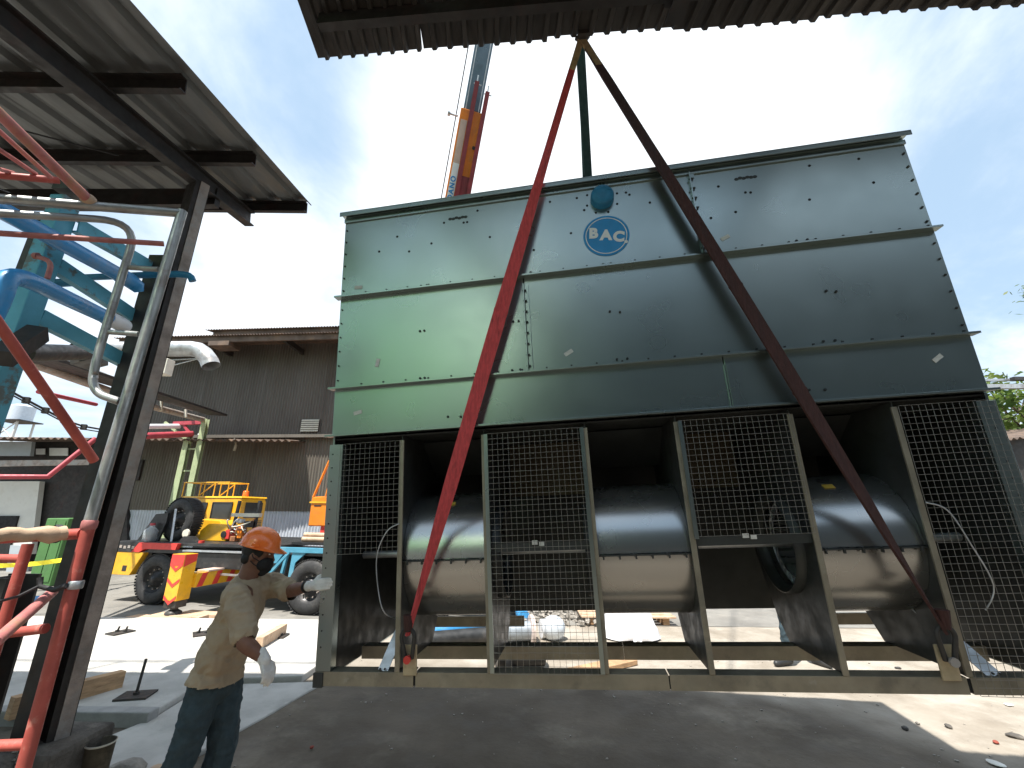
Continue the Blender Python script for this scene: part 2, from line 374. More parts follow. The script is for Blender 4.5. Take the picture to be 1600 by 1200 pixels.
# ------------------------------------------------------------------ ground
yard_shade_mix()
def sheet(name, x0, x1, y0, y1, nx, ny, zf, m):
    b = B(); vs = [(x0 + (x1 - x0) * i / nx, y0 + (y1 - y0) * j / ny, 0) for j in range(ny + 1) for i in range(nx + 1)]
    vs = [(x, y, zf(x, y)) for x, y, _ in vs]
    b.add(vs, [(j * (nx + 1) + i, j * (nx + 1) + i + 1, (j + 1) * (nx + 1) + i + 1, (j + 1) * (nx + 1) + i) for j in range(ny) for i in range(nx)], True)
    return b.build(name, m)
g = B().add([(-400, -400, -.012), (400, -400, -.012), (400, 400, -.012), (-400, 400, -.012)], [(0, 1, 2, 3)]).build('ground', 'ground_dirt'); tag(g, kind='structure')
def yz(x, y): return .010 * noise.noise(V((x * .7, y * .7, 0))) + .006 * noise.noise(V((x * 3.1, y * 3.1, 2)))
g = sheet('asphalt_road', -40, 12, 7.52, 14, 4, 4, lambda x, y: 0.004 if y > 7.6 else .006, 'asphalt'); tag(g, kind='structure')
# slab of pale new concrete, a step above the dirt
b = B(); b.prism([(-12, 4.30, -.05), (-3.02, 4.30, -.05), (-3.06, 5.0, -.05), (-2.15, 5.12, -.05), (-2.0, 7.48, -.05), (-12, 7.55, -.05)], (0, 0, .115))
g = b.build('concrete_slab', 'white_concrete', bevel=.012); tag(g, kind='structure')
b = B(); b.prism([(-3.0, 3.0, -.03), (-2.3, 3.6, -.03), (-2.1, 4.25, -.03), (-1.9, 5.1, -.03), (-3.04, 4.98, -.03), (-3.0, 4.28, -.03), (-3.3, 3.4, -.03)], (0, 0, .052))
g = b.build('mortar_apron', 'white_concrete', bevel=.01); tag(g, kind='structure')
E = [(-2.2, 5.5), (-1.2, 5.5), (.2, 5.4), (1.5, 5.3), (2.5, 5.0), (3.1, 4.2), (3.6, 3.6), (6, 2.9), (12, 2.6)]  # edge traced along the tower's shadow; the dark side carries painted shade
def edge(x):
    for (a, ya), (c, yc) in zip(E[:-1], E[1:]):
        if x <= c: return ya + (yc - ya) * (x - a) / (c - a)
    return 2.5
def sm(t): t = max(0, min(1, t)); return t * t * (3 - 2 * t)
g = sheet('yard_ground', -2.2, 12, .5, 7.6, 190, 110, yz, 'yard_shade_mix'); tag(g, kind='structure')
at_ = g.data.attributes.new('pale', 'FLOAT', 'POINT')  # light put into colour: pale on sunlit ground, dark under the tower
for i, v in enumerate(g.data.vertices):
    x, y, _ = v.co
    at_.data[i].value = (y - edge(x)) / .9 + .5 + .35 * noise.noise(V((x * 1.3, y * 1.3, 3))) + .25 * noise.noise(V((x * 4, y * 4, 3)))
def moundz(x, y):
    h = .56 * sm((-1.98 - x) / .62) * sm((3.02 - y) / .35)
    return -.02 + h + (.10 * noise.noise(V((x * 2.6, y * 2.6, 1))) + .05 * noise.noise(V((x * 8, y * 8, 4)))) * min(1, h * 4 + .05)
g = sheet('rubble_mound', -7, -1.75, -.5, 3.2, 130, 90, moundz, 'rubble'); tag(g, kind='structure')

# ------------------------------------------------------------------ the hanging cooling unit (local x along its front, y into it, z up it)
UR = Matrix.Rotation(radians(-8.786), 3, 'Z') @ Matrix.Rotation(radians(2.026), 3, 'X') @ Matrix.Rotation(radians(-2.824), 3, 'Y')
UO = V((-1.061, 2.713, CAM_H - .926))
UW, UH, UD, R2, R3, R4, RB = 3.65, 2.973, 1.25, 2.316, 1.673, 1.367, .069
UM = UR.to_4x4(); UM.translation = UO
def U(u, d, v): return UM @ V((u, d, v))
unit = thing('cooling_tower', 'huge grey-green sheet metal cooling tower hanging just above the ground on slings', 'cooling tower', UO, UR)
def upanel(x0, x1, z0, z1):
    b = B().span((x0 + .003, 0, z0 + .003), (x1 - .003, .02, z1 - .003)); return b.build('panel', 'unit_coat', unit, bevel=.002)
upanel(0, 2.385, R2, UH); upanel(2.385, UW, R2, UH); upanel(0, 1.27, R3, R2); upanel(1.27, UW, R3, R2)
upanel(0, 2.39, R4, R3); upanel(2.39, UW, R4, R3)
b = B().span((-.02, -.045, UH), (UW + .02, .03, UH + .007)); b.span((-.02, -.045, UH - .028), (UW + .02, -.041, UH)); b.span((.0, -.012, UH - .06), (UW, -.0005, UH - .03))
b.build('top_flange', 'unit_coat', unit, bevel=.0015)
for z, x1 in ((R2, UW + .014), (R3, UW + .014), (R4, UW + .012)):
    b = B().span((-.022, -.042, z - .004), (x1, .01, z + .003)); b.span((-.022, -.045, z - .005), (x1, -.042, z + .007))
    b.build('flange', 'unit_coat', unit, bevel=.001)
for x, z0, z1 in ((2.385, R2 + .01, UH - .05), (1.27, R3 + .012, R2 - .05), (2.39, R4 + .012, R3 - .05)):
    B().span((x - .006, -.026 if z0 > R3 else -.008, z0), (x + .002, 0, z1)).span((x + .004, -.010, z0), (x + .03, -.0005, z1)).build('seam_strip', 'unit_coat', unit, bevel=.001)
# side walls, roof and rear
def uplate(name, u, t, poly, m='unit_coat', hole=None):
    if not hole: b = B().prism([(u, d, z) for d, z in poly], (t, 0, 0)); return b.build(name, m, unit, fix=True)
    (hc, hz), hr = hole; n = 40; b = B(); P = [V((d, z)) for d, z in poly]; ring = []
    for k in range(n):
        q = 2 * pi * k / n; e = V((cos(q), sin(q))); best = 9
        for i in range(len(P)):
            A, C2 = P[i] - V((hc, hz)), P[(i + 1) % len(P)] - V((hc, hz)); dd = C2 - A; den = e.x * dd.y - e.y * dd.x
            if abs(den) < 1e-9: continue
            tt = (A.x * dd.y - A.y * dd.x) / den; ss = (A.x * e.y - A.y * e.x) / den
            if tt > 0 and -1e-6 <= ss <= 1 + 1e-6: best = min(best, tt)
        ring.append((V((hc, hz)) + e * hr, V((hc, hz)) + e * best))
    for i in range(len(P)):          # keep true corners
        a = (P[i] - V((hc, hz))); k = min(range(n), key=lambda k: abs((atan2(a.y, a.x) - 2 * pi * k / n + pi) % (2 * pi) - pi))
        ring[k] = (ring[k][0], P[i])
    for x in (u, u + t):
        vs = [V((x, p.x, p.y)) for r in ring for p in r]; b.add(vs, [(2 * k, 2 * k + 1, (2 * k + 3) % (2 * n), (2 * k + 2) % (2 * n)) for k in range(n)])
    o = 2 * n
    b.f += [[2 * k + j, (2 * k + 2) % (2 * n) + j, o + (2 * k + 2) % (2 * n) + j, o + 2 * k + j] for k in range(n) for j in (0, 1)]; b.sm += [False] * (2 * n)
    return b.build(name, m, unit, fix=True)
for u in (0.0, UW - .012): uplate('end_panel', u, .012, [(.021, .0), (UD, -.03), (UD, UH), (.021, UH)], 'unit_coat')
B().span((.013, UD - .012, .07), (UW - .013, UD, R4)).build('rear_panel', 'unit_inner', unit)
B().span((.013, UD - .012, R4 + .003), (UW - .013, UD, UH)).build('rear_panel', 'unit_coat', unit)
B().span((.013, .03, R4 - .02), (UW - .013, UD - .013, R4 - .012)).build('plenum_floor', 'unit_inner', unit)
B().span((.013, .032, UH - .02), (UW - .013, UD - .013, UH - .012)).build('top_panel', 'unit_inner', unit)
for u in (.0125, UW - .0145): uplate('end_shade_sheet', u, .002, [(.022, .005), (UD - .015, -.02), (UD - .015, R4 - .03), (.022, R4 - .03)], 'unit_inner')  # dark sheets added inside the end panels; interior shade put into their colour
# front column flanges at both ends
for x0, x1 in ((-.004, .085), (UW - .085, UW + .004)):
    B().span((x0, -.006, RB + .002), (x1, .004, R4 - .052)).span((x1 - .004 if x0 < 1 else x0, .004, RB + .002), (x1 if x0 < 1 else x0 + .004, .05, R4 - .052)).build('corner_post', 'unit_coat', unit, bevel=.001)
DIV = [.47, .978, 1.575, 2.08, 2.674, 3.184]
AX = (.40, .62)
poly = [(.004, RB + .002), (.56, .05), (.67, .17), (.84, .52), (.84, R4 - .022), (.004, R4 - .022)]
for i, u in enumerate(DIV):
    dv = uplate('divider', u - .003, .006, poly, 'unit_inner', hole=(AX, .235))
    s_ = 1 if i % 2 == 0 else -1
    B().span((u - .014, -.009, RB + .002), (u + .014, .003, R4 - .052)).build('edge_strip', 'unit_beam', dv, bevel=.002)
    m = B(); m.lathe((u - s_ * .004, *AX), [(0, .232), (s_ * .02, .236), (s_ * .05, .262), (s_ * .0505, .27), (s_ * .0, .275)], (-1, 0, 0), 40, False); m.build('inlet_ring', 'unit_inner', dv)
# fan drums between the dividers
def half(u0, u1, a0, a1, r, n=56):
    b = B(); vs = []
    for k in range(n + 1):
        q = a0 + (a1 - a0) * k / n
        for rr in (r, r - .006):
            for u in (u0, u1): vs.append((u, AX[0] - cos(q) * rr, AX[1] + sin(q) * rr))
    fs = [(4 * k, 4 * k + 1, 4 * k + 5, 4 * k + 4) for k in range(n)] + [(4 * k + 2, 4 * k + 6, 4 * k + 7, 4 * k + 3) for k in range(n)]
    return b.add(vs, fs, True)
for i in (0, 2, 4):
    u0, u1 = DIV[i] + .005, DIV[i + 1] - .005
    dr = half(u0, u1, .02, pi * .95, .368).build('drum_shell', 'drum_metal', unit)
    half(u0, u1, -pi * .95, -.02, .362).build('drum_base', 'drum_metal', unit)
    B().span((u0, AX[0] - .388, AX[1] - .003), (u1, AX[0] - .36, AX[1] + .003)).build('drum_seam', 'unit_inner', dr)
    c = B()
    for k in range(6):
        x = u0 + (u1 - u0) * (k + .4) / 5.8; c.box((x, AX[0] - .385, AX[1] - .006), (.008, .016, .026))
    c.build('clip', 'bolt_metal', dr, kind='stuff')
    # the fan wheel inside
    w = B(); n = 30
    for k in range(n):
        q = 2 * pi * k / n
        a = V((u0 + .03, AX[0] + cos(q) * .22, AX[1] + sin(q) * .22)); w.bar(a, a + V((u1 - u0 - .06, 0, 0)), .035, .004, (0, cos(q + .9), sin(q + .9)))
    for u in (u0 + .03, (u0 + u1) / 2, u1 - .03): w.lathe((u, *AX), [(0, .24), (.006, .24), (.006, .19), (0, .19)], (1, 0, 0), 30, False)
    w.build('fan_wheel', 'galv', unit, kind='stuff')
    # sloping cut-off sheet above the drum
    B().prism([(u0, .34, R4 - .03), (u0, .62, 1.12), (u0, .626, 1.12), (u0, .346, R4 - .03)], (u1 - u0, 0, 0)).build('cutoff_sheet', 'unit_inner', unit, fix=True)
B().cyl((.05, *AX), (UW - .05, *AX), .024, n=14).build('shaft', 'galv', unit)
for u0, u1 in ((1.0, 1.555), (2.1, 2.655)):
    br = B().span((u0 - .01, .018, .655), (u1 + .01, .03, .70)).span((u0 - .01, .03, .655), (u1 + .01, .07, .66)).build('cross_rail', 'unit_inner', unit)
    B().box(((u0 + u1) / 2 - .03, .012, .70), (.03, .008, .022)).box(((u0 + u1) / 2 + .008, .012, .692), (.028, .008, .02)).build('tag_label', 'paper', br)
for u0, u1 in ((1.0, 1.555), (2.1, 2.655), (.1, .46), (3.2, 3.56)):   # bright inner baffle seen behind the grilles
    bf = B().span((u0, .86, .95), (u1, .868, R4 - .022)).build('baffle', 'bronze_plate', unit)
    h = B()
    for k in range(5): h.cyl((u0 + (u1 - u0) * (k + .5) / 5, .857, 1.0), (u0 + (u1 - u0) * (k + .5) / 5, .862, 1.0), .006, n=8)
    h.build('rivets', 'black_void', bf, kind='stuff')
# base frame
for x0, x1 in ((-.004, .56), (.572, 1.872), (1.878, 3.17), (3.185, UW + .004)):
    B().span((x0, -.004, 0), (x1, .0, RB)).span((x0, .0, RB - .005), (x1, .075, RB)).span((x0, 0, 0), (x1, .075, .005)).build('base_beam', 'unit_beam', unit, bevel=.001)
for x in (.566, 1.875, 3.178): B().span((x - .03, .001, .006), (x + .03, .004, RB - .006)).build('joint_plate', 'black_void', unit)
B().span((-.012, -.012, -.006), (.045, .02, RB - .004)).build('corner_shoe', 'bolt_metal', unit, bevel=.002)
B().span((.02, .48, -.025), (1.70, .5, .048)).span((.02, .5, .043), (1.70, .56, .048)).build('mid_rail', 'unit_beam', unit)
B().span((1.7015, .48, -.025), (UW - .02, .5, .048)).span((1.7015, .5, .043), (UW - .02, .56, .048)).build('mid_rail', 'unit_beam', unit)
for x0, x1 in ((.02, 1.0), (2.9, UW - .02)): B().span((x0, UD - .02, -.04), (x1, UD, .035)).build('rear_rail', 'unit_beam', unit)
# grilles
def grille(u0, u1, z0, z1, d=-.014, st=.032, frame=True, seam=None):
    b = B(); r = .00115; nx = int(round((u1 - u0) / st)); nz = int(round((z1 - z0) / st)); rr = random.Random(int(u0 * 100))
    for i in range(nx + 1):
        x = u0 + (u1 - u0) * i / nx; j = rr.uniform(-.003, .003)
        b.tube([(x, d, z0), (x + j, d - .001, (z0 + z1) / 2), (x, d, z1)], r, 4, False)
    for i in range(nz + 1):
        z = z0 + (z1 - z0) * i / nz; j = rr.uniform(-.003, .003)
        b.tube([(u0, d - .003, z), ((u0 + u1) / 2, d - .004 - rr.uniform(0, .003), z + j), (u1, d - .003, z)], r, 4, False)
    return b.build('wire_grille', 'wire', unit, kind='stuff')
grille(.075, .462, .672, R4 - .055); grille(1.0, 1.565, .07, R4 - .05)
grille(2.092, 2.67, .705, R4 - .05); grille(3.2, UW - .01, -.0, R4 - .05)
for u, z0 in ((.993, RB), (1.556, RB), (2.098, .69)):
    B().span((u - .011, -.02, z0 + .004), (u + .011, -.016, R4 - .052)).build('grille_strip', 'unit_coat', unit)
# lifting lugs on the base, with braces
for u in (.545, 3.105):
    b = B().span((u - .038, -.018, .058), (u + .038, -.005, .205)); b.build('lifting_lug', 'lug_tan', unit, bevel=.004)
for a, c in (((.38, .015, RB), (.46, .22, .36)), ((3.30, .015, RB), (3.20, .25, .30))):
    b = B().bar(a, c, .055, .006, (0, 1, 0)); o = b.build('brace', 'galv', unit)
    B().cyl((a[0] - .012, a[1] - .012, a[2] + .012), (a[0] - .012, a[1] - .004, a[2] + .012), .005, n=8).cyl((a[0] + .014, a[1] - .012, a[2] + .012), (a[0] + .014, a[1] - .004, a[2] + .012), .005, n=8).build('bolt', 'bolt_metal', o)
# loose grease hoses hanging in curves
for pts in ([(.47, -.02, .83), (.40, -.03, .79), (.345, -.03, .66), (.36, -.03, .48), (.40, -.02, .36), (.45, .1, .30)], [(3.19, -.03, .83), (3.27, -.035, .79), (3.32, -.04, .64), (3.37, -.03, .45), (3.32, .0, .33)]):
    P = []; Q = [V(p) for p in pts]; Q = [Q[0]] + Q + [Q[-1]]
    for i in range(1, len(Q) - 2):
        for k in range(6):
            t = k / 6; a, b_, c_, d_ = Q[i - 1:i + 3]
            P.append(.5 * ((2 * b_) + (c_ - a) * t + (2 * a - 5 * b_ + 4 * c_ - d_) * t * t + (3 * b_ - a - 3 * c_ + d_) * t ** 3))
    B().tube(P, .0035, 6).build('grease_hose', 'galv', unit)
# bolt heads, stickers, notices
b = B()
def bolt(u, v, r=.0075): b.lathe((u, .001, v), [(0, r), (.008, r), (.011, r * .6)], (0, -1, 0), 8)
for u, v in ((.575, 2.02), (.605, 2.02), (.58, 1.70), (.61, 1.70), (1.79, 2.02), (1.85, 2.01), (1.80, 1.71), (1.86, 1.71), (3.01, 2.01), (3.06, 2.0), (.76, 1.44), (.84, 1.435), (2.80, 1.44), (2.88, 1.435),
             (.58, 2.345), (.62, 2.345), (1.78, 2.345), (1.83, 2.345), (2.92, 2.35), (2.98, 2.35), (2.93, 1.71), (2.99, 1.71), (1.225, 2.02), (1.19, 2.02), (1.22, 1.70), (1.17, 1.70)): bolt(u, v)
for k in range(7):
    z = R2 + .06 + k * .095
    bolt(.02, z, .006); bolt(UW - .025, z, .007)
for k in range(6):
    z = R3 + .06 + k * .1
    bolt(.02, z, .005); bolt(UW - .025, z, .006)
for k in range(14):
    z = RB + .12 + k * .082
    bolt(.02, z, .005); bolt(UW - .035, z, .005)
for k in range(8): b.box((2.389, -.02, R2 + .05 + k * .072), (.03, .01, .01)); b.box((1.274, -.02, R3 + .04 + k * .072), (.025, .01, .008))
for u0, u1, z in ((0.2, 3.6, R2 + .018), (0.2, 3.6, R3 + .018)):
    for k in range(24): b.box((u0 + (u1 - u0) * k / 23, -.03, z - .002), (.01, .01, .008))
b.build('bolt_heads', 'bolt_metal', unit, kind='stuff')
b = B()
for u, v in ((.40, 2.75), (.65, 2.66), (.49, 2.62), (1.06, 2.65), (.27, 2.65), (1.35, 2.51), (.74, 2.81), (.98, 2.87), (1.48, 2.86), (2.0, 2.83), (2.12, 2.75), (2.47, 2.58), (2.55, 2.80), (2.62, 2.60), (2.70, 2.73), (2.73, 2.725), (3.05, 2.62), (3.1, 2.86), (3.38, 2.86), (3.42, 2.68), (.88, 2.79), (.905, 2.79), (1.66, 2.86), (1.70, 2.76), (1.98, 2.85), (1.6, 2.6), (1.28, 2.15), (1.32, 2.35)):
    b.cyl((u, -.0015, v), (u, .002, v), .0085, n=10)
b.build('bolt_holes', 'black_void', unit, kind='stuff')
for u, v, r in ((.13, 2.39, .05), (.29, 1.83, -1.35), (1.52, 1.78, -.5), (2.53, 2.43, -.4), (3.46, 1.56, -.6), (.17, 1.51, -.2)):
    B().box((0, 0, 0), (.055, .002, .024), Matrix.Rotation(r, 3, 'Y')).build('sticker', 'sticker', unit).location = (u, -.0025, v)
def text(name, s, size, m, M, parent, off=0., ext=.001, spacing=1.):
    cu = bpy.data.curves.new('tmp_text', 'FONT'); cu.body = s; cu.size = size; cu.offset = off; cu.extrude = ext; cu.align_x = 'CENTER'; cu.align_y = 'CENTER'; cu.space_character = spacing
    cu.resolution_u = 4
    t = bpy.data.objects.new('tmp_text', cu); COL.objects.link(t); bpy.context.view_layer.update()
    me = bpy.data.meshes.new_from_object(t.evaluated_get(bpy.context.evaluated_depsgraph_get())); bpy.data.objects.remove(t); bpy.data.curves.remove(cu)
    me.transform(M); me.materials.clear(); me.materials.append(MATS[m]); me.name = name
    o = bpy.data.objects.new(name, me); COL.objects.link(o); o.parent = parent; ROOT[o] = ROOT[parent]; return o
lc = V((1.822, -.0035, 2.548))
lg = B().cyl(lc + V((0, .003, 0)), lc, .146, n=48, smooth=False).build('logo_disc', 'logo_blue', unit)
B().lathe(lc + V((0, .0005, 0)), [(0, .132), (.0015, .132), (.0015, .126), (0, .126)], (0, -1, 0), 48, False).build('logo_ring', 'logo_white', lg)
RX = Matrix.Rotation(pi / 2, 4, 'X')
for ch, dx, dz, r in (('B', -.080, .024, -.10), ('A', -.002, .0, -.13), ('C', .076, -.022, -.16), ('.', .118, -.04, 0)):
    M = Matrix.Translation(lc + V((dx, -.0015, dz))) @ Matrix.Rotation(-r, 4, 'Y') @ RX
    text('logo_letter', ch, .098 if ch != '.' else .09, 'logo_white', M, lg, off=.0055, ext=.0008)
cap = B().lathe((1.822, -.0005, 2.822), [(0, .076), (.045, .074), (.058, .068), (.062, .03), (.061, .001)], (0, -1, 0), 32).build('blue_cap', 'cap_blue', unit)
b = B()
for k in range(8): q = 2 * pi * k / 8 + .3; b.cyl((1.822 + cos(q) * .105, -.002, 2.822 + sin(q) * .105), (1.822 + cos(q) * .105, .001, 2.822 + sin(q) * .105), .008, n=8)
b.build('cap_holes', 'black_void', cap, kind='stuff')
# smeared dark hand prints near the top edge
for u, v in ((.84, 2.835), (2.72, 2.84)):
    b = B()
    for k in range(6): b.ell((u + (k - 2.5) * .022, -.0012, v + random.uniform(-.006, .006)), (.014, .0008, .011), 8)
    b.build('smear', 'bolt_metal', unit, kind='stuff')
for u in (.72, 2.885):
    q = .52; p = V((u, AX[0] - cos(q + .45) * .371, AX[1] + sin(q + .45) * .371)); Rm = Matrix.Rotation(-(q + .45), 3, 'X')
    B().box(p, (.055, .003, .034), Rm).build('warning_label', 'yellow_label', unit)
    p = V((u + .004, AX[0] - cos(q + .62) * .371, AX[1] + sin(q + .62) * .371)); B().box(p, (.06, .003, .03), Matrix.Rotation(-(q + .62), 3, 'X')).build('warning_label', 'black_void', unit)

# ------------------------------------------------------------------ slings, shackles and hook
HOOK = U(1.80, -.085, 4.13)
def strap(P, wd, th, twist=()):
    # flat webbing along points P; wd and the twist angle vary along it
    b = B(); n = len(P); vs = []
    for i, p in enumerate(P):
        d = (P[min(i + 1, n - 1)] - P[max(0, i - 1)]).normalized(); s_ = d.cross(V((0, -1, 0)) - UR @ V((0, .0, 0))).normalized(); nn = d.cross(s_)
        a = twist[i] if twist else 0; x = s_ * cos(a) + nn * sin(a); y = d.cross(x); w = wd[i] if isinstance(wd, list) else wd
        vs += [p + x * w / 2 + y * th / 2, p - x * w / 2 + y * th / 2, p - x * w / 2 - y * th / 2, p + x * w / 2 - y * th / 2]
    fs = [(4 * i + k, 4 * i + (k + 1) % 4, 4 * i + 4 + (k + 1) % 4, 4 * i + 4 + k) for i in range(n - 1) for k in range(4)] + [(3, 2, 1, 0), tuple(range(4 * n - 4, 4 * n))]
    return b.add(vs, fs)
def lerp(a, b_, n): return [a + (b_ - a) * (i / n) for i in range(n + 1)]
def interp(xs, ys, t):
    for i in range(len(xs) - 1):
        if t <= xs[i + 1]: return ys[i] + (ys[i + 1] - ys[i]) * (t - xs[i]) / (xs[i + 1] - xs[i])
    return ys[-1]
def red_sling(u, m, label):
    a = U(u, -.055, .26); P = []
    e = U(u + (1.80 - u) * .70, -.075, 2.95)
    n = 30
    h = HOOK + (a - HOOK).normalized() * .03
    for i in range(n + 1):
        t = i / n; p = a.lerp(h, t); p = p + UR @ V((0, -.022 * sin(pi * t), 0)) ; P.append(p)
    w = [interp([0, .05, .12, .2, .45, .62, .75, .9, 1], [.028, .032, .06, .078, .088, .072, .052, .050, .04] if u < 1 else [.028, .036, .066, .080, .084, .082, .078, .072, .045], i / n) for i in range(n + 1)]
    tw = [interp([0, .12, .3, .62, .74, .86, 1], [1.1, .5, .15, .1, .5, .2, .1] if u < 1 else [1.0, .4, .1, .12, .2, .2, .1], i / n) for i in range(n + 1)]
    t = thing('lifting_sling', label, 'sling', a, group=None)
    strap(P, w, .012, tw).build('webbing', m, t, True)
    lo = B(); lo.tube([a + V((0, -.004, .02)), a + V((.0, -.004, .10))], [.02, .03], 8); lo.build('lower_loop', 'sling_maroon', t, True)
    q = strap(P[-3:], [w[-1] * 1.12] * 3, .018, tw[-3:]); q.build('wear_sleeve', 'sling_wear', t, True)
    d = (P[12] - P[11]); 
    for k in (9, 14): strap([P[k], P[k] + d * .12], w[k] * 1.04, .0145, tw[k:k + 2]).build('stitched_lap', m, t, True)
    return t
red_sling(.545, 'sling_red', 'bright red webbing sling slanting from the hook to the left lifting lug')
red_sling(3.105, 'sling_maroon', 'dark maroon webbing sling slanting from the hook to the right lifting lug')
for k, (u, lab) in enumerate(((1.755, 'narrow dark green sling strand left of its wider twin, running down behind the unit'), (1.80, 'wider dark green sling running straight down behind the top edge of the unit'))):
    P = lerp(U(u, .9, UH - .05), HOOK + V((.0, .06, .0)), 8)
    b = strap(P, .035 if k == 0 else .075, .014, [.2 + k * .2] * 9); single(b, 'green_sling', 'sling_green', lab, 'sling')
def shackle(u, lab):
    t = thing('shackle', lab, 'shackle', U(u, -.03, .15)); c = V((u, -.03, .165)); P = []
    for i in range(15):
        q = -.25 + (pi + .5) * i / 14; P.append(UM @ (c + V((0, -.0, .085)) + V((cos(q) * .036, -.018, sin(q) * .04))))
    P = [UM @ V((u + .018, -.034, .145))] + P + [UM @ V((u - .018, -.034, .145))]
    B().tube(P, .011, 8).build('bow', 'dark_steel', t, True)
    B().cyl(UM @ V((u, -.052, .145)), UM @ V((u, .004, .145)), .012, n=10).lathe(UM @ V((u, -.05, .145)), [(0, .02), (.012, .02)], UR @ V((0, -1, 0)), 10).build('pin', 'rust_steel' if u > 1 else 'crane_red', t, True)
shackle(.545, 'steel shackle pinned through the left tan lug'); shackle(3.105, 'steel shackle pinned through the right tan lug')
t = thing('crane_hook', 'dark crane hook block gathering the slings under the roof edge', 'crane hook', HOOK)
P = [HOOK + V((.05 * sin(a), 0, .03 - .05 * cos(a))) for a in [(-.9 + .42 * k) for k in range(10)]] + [HOOK + V((0, 0, .16))]
B().tube(P, .016, 8).build('hook', 'dark_steel', t, True)
B().bar(HOOK + V((0, 0, .16)), HOOK + V((0, 0, .42)), .13, .1, (0, 1, 0)).build('block', 'boom_steel', t, True, bevel=.01)
B().cyl(HOOK + V((.02, 0, .42)), HOOK + V((.1, 1.2, 9.3)), .008, n=6).cyl(HOOK + V((-.02, 0, .42)), HOOK + V((.06, 1.2, 9.3)), .008, n=6).build('hoist_rope', 'cable', t, True)
B().bar(HOOK + V((-.03, -.02, -.01)), HOOK + V((.045, -.02, .0)), .05, .03).cyl(HOOK + V((.03, -.03, .0)), HOOK + V((.08, -.03, .005)), .008, n=8).build('link_pin', 'dark_steel', t, True)

# ------------------------------------------------------------------ crane truck (local x along its near side, y across it)
TO = V((-6.51, 8.64, 0)); TA = atan2(-.67, 3.06)
tr = thing('mobile_crane', 'yellow, red and blue mobile crane truck parked behind the worker with its boom raised', 'crane', TO, rotz(TA))
TM = ROOT[tr]
def wheel(x, y, par, name='wheel', c=None, ax=(0, 1, 0), R=.44, w=.30):
    c = V((x, y, R)) if c is None else V(c); ax = V(ax).normalized()
    t = B().lathe(c, [(.02, R * .54), (0, R * .6), (.0, R * .86), (.03, R * .95), (.06, R), (w - .06, R), (w - .03, R * .95), (w, R * .86), (w, R * .6)], ax, 40, False).build(name, 'rubber', par)
    tb = B(); x1 = ax.orthogonal().normalized(); y1 = ax.cross(x1)
    for k in range(52):
        q = 2 * pi * k / 52; e = x1 * cos(q) + y1 * sin(q); f = ax.cross(e)
        for s_ in (0, 1):
            p = c + e * (R + .004) + ax * (w * (.3 + .4 * s_)); tb.bar(p - ax * .062 + f * (.008 * (1 - 2 * s_)), p + ax * .062 - f * .008 * (1 - 2 * s_), .036, .014, e)
    tb.build('tread', 'rubber', t, kind='stuff')
    B().lathe(c, [(.025, R * .6), (.015, R * .57), (.03, R * .54), (.10, R * .5), (.11, R * .30), (.05, R * .27), (.04, R * .13), (.0, R * .12), (-.005, 0.001)], ax, 30, False).build('rim', 'rim', t)
    nb = B()
    for k in range(10): q = 2 * pi * k / 10; nb.cyl(c + ax * .06 + (x1 * cos(q) + y1 * sin(q)) * R * .4, c + ax * .105 + (x1 * cos(q) + y1 * sin(q)) * R * .4, .012, n=6)
    nb.build('wheel_nuts', 'rust_steel', t, kind='stuff'); return t
for x in (-.16, 3.12, 5.3): wheel(x, .0, tr)
for x in (-.16, 3.12, 5.3): wheel(x, 2.1, tr)
# chassis, rear skirt and stripe
B().span((-1.25, .45, .55), (6.5, .7, .93)).span((-1.25, 1.7, .55), (6.5, 1.95, .93)).build('chassis_rail', 'crane_black', tr)
for x in (-.16, 3.12, 5.3): B().cyl((x, .2, .44), (x, 2.2, .44), .08, n=12).build('axle', 'crane_black', tr)
B().span((-1.35, .06, 1.035), (2.35, 2.35, 1.085)).build('deck', 'crane_black', tr, bevel=.004)
B().prism([(-1.42, 0, .90), (-.50, 0, .90), (-.73, 0, .49), (-1.32, 0, .49)], (0, .6, 0)).build('rear_skirt', 'crane_yellow', tr, bevel=.008, fix=True)
B().span((-.93, -.004, .56), (-.83, .01, .66)).build('step_hole', 'crane_black', tr)
B().prism([(-.80, -.012, .905), (-.62, -.012, .905), (-.50, -.012, .965), (.22, -.012, .965), (.25, -.012, 1.075), (-.66, -.012, 1.075)], (0, .09, 0)).build('red_stripe', 'crane_red', tr, fix=True)
B().prism([(-1.40, -.008, .905), (-.81, -.008, .905), (-.67, -.008, 1.075), (-1.40, -.008, 1.075)], (0, .09, 0)).build('name_plate', 'crane_black', tr, fix=True)
b = B()
for k in range(5): b.box((-1.18 + k * .1, -.012, .985 + (k % 2) * .012), (.06, .004, .05))
b.build('worn_lettering', 'rust_steel', tr, kind='stuff')
B().prism([(-.50, .03, .90), (.62, .03, .90), (.55, .03, .965), (-.44, .03, .965)], (0, .45, 0)).prism([(-.68, .1, .52), (-.55, .1, .52), (-.42, .1, .90), (-.50, .1, .90)], (0, .4, 0)).build('mudguard', 'crane_black', tr, fix=True)
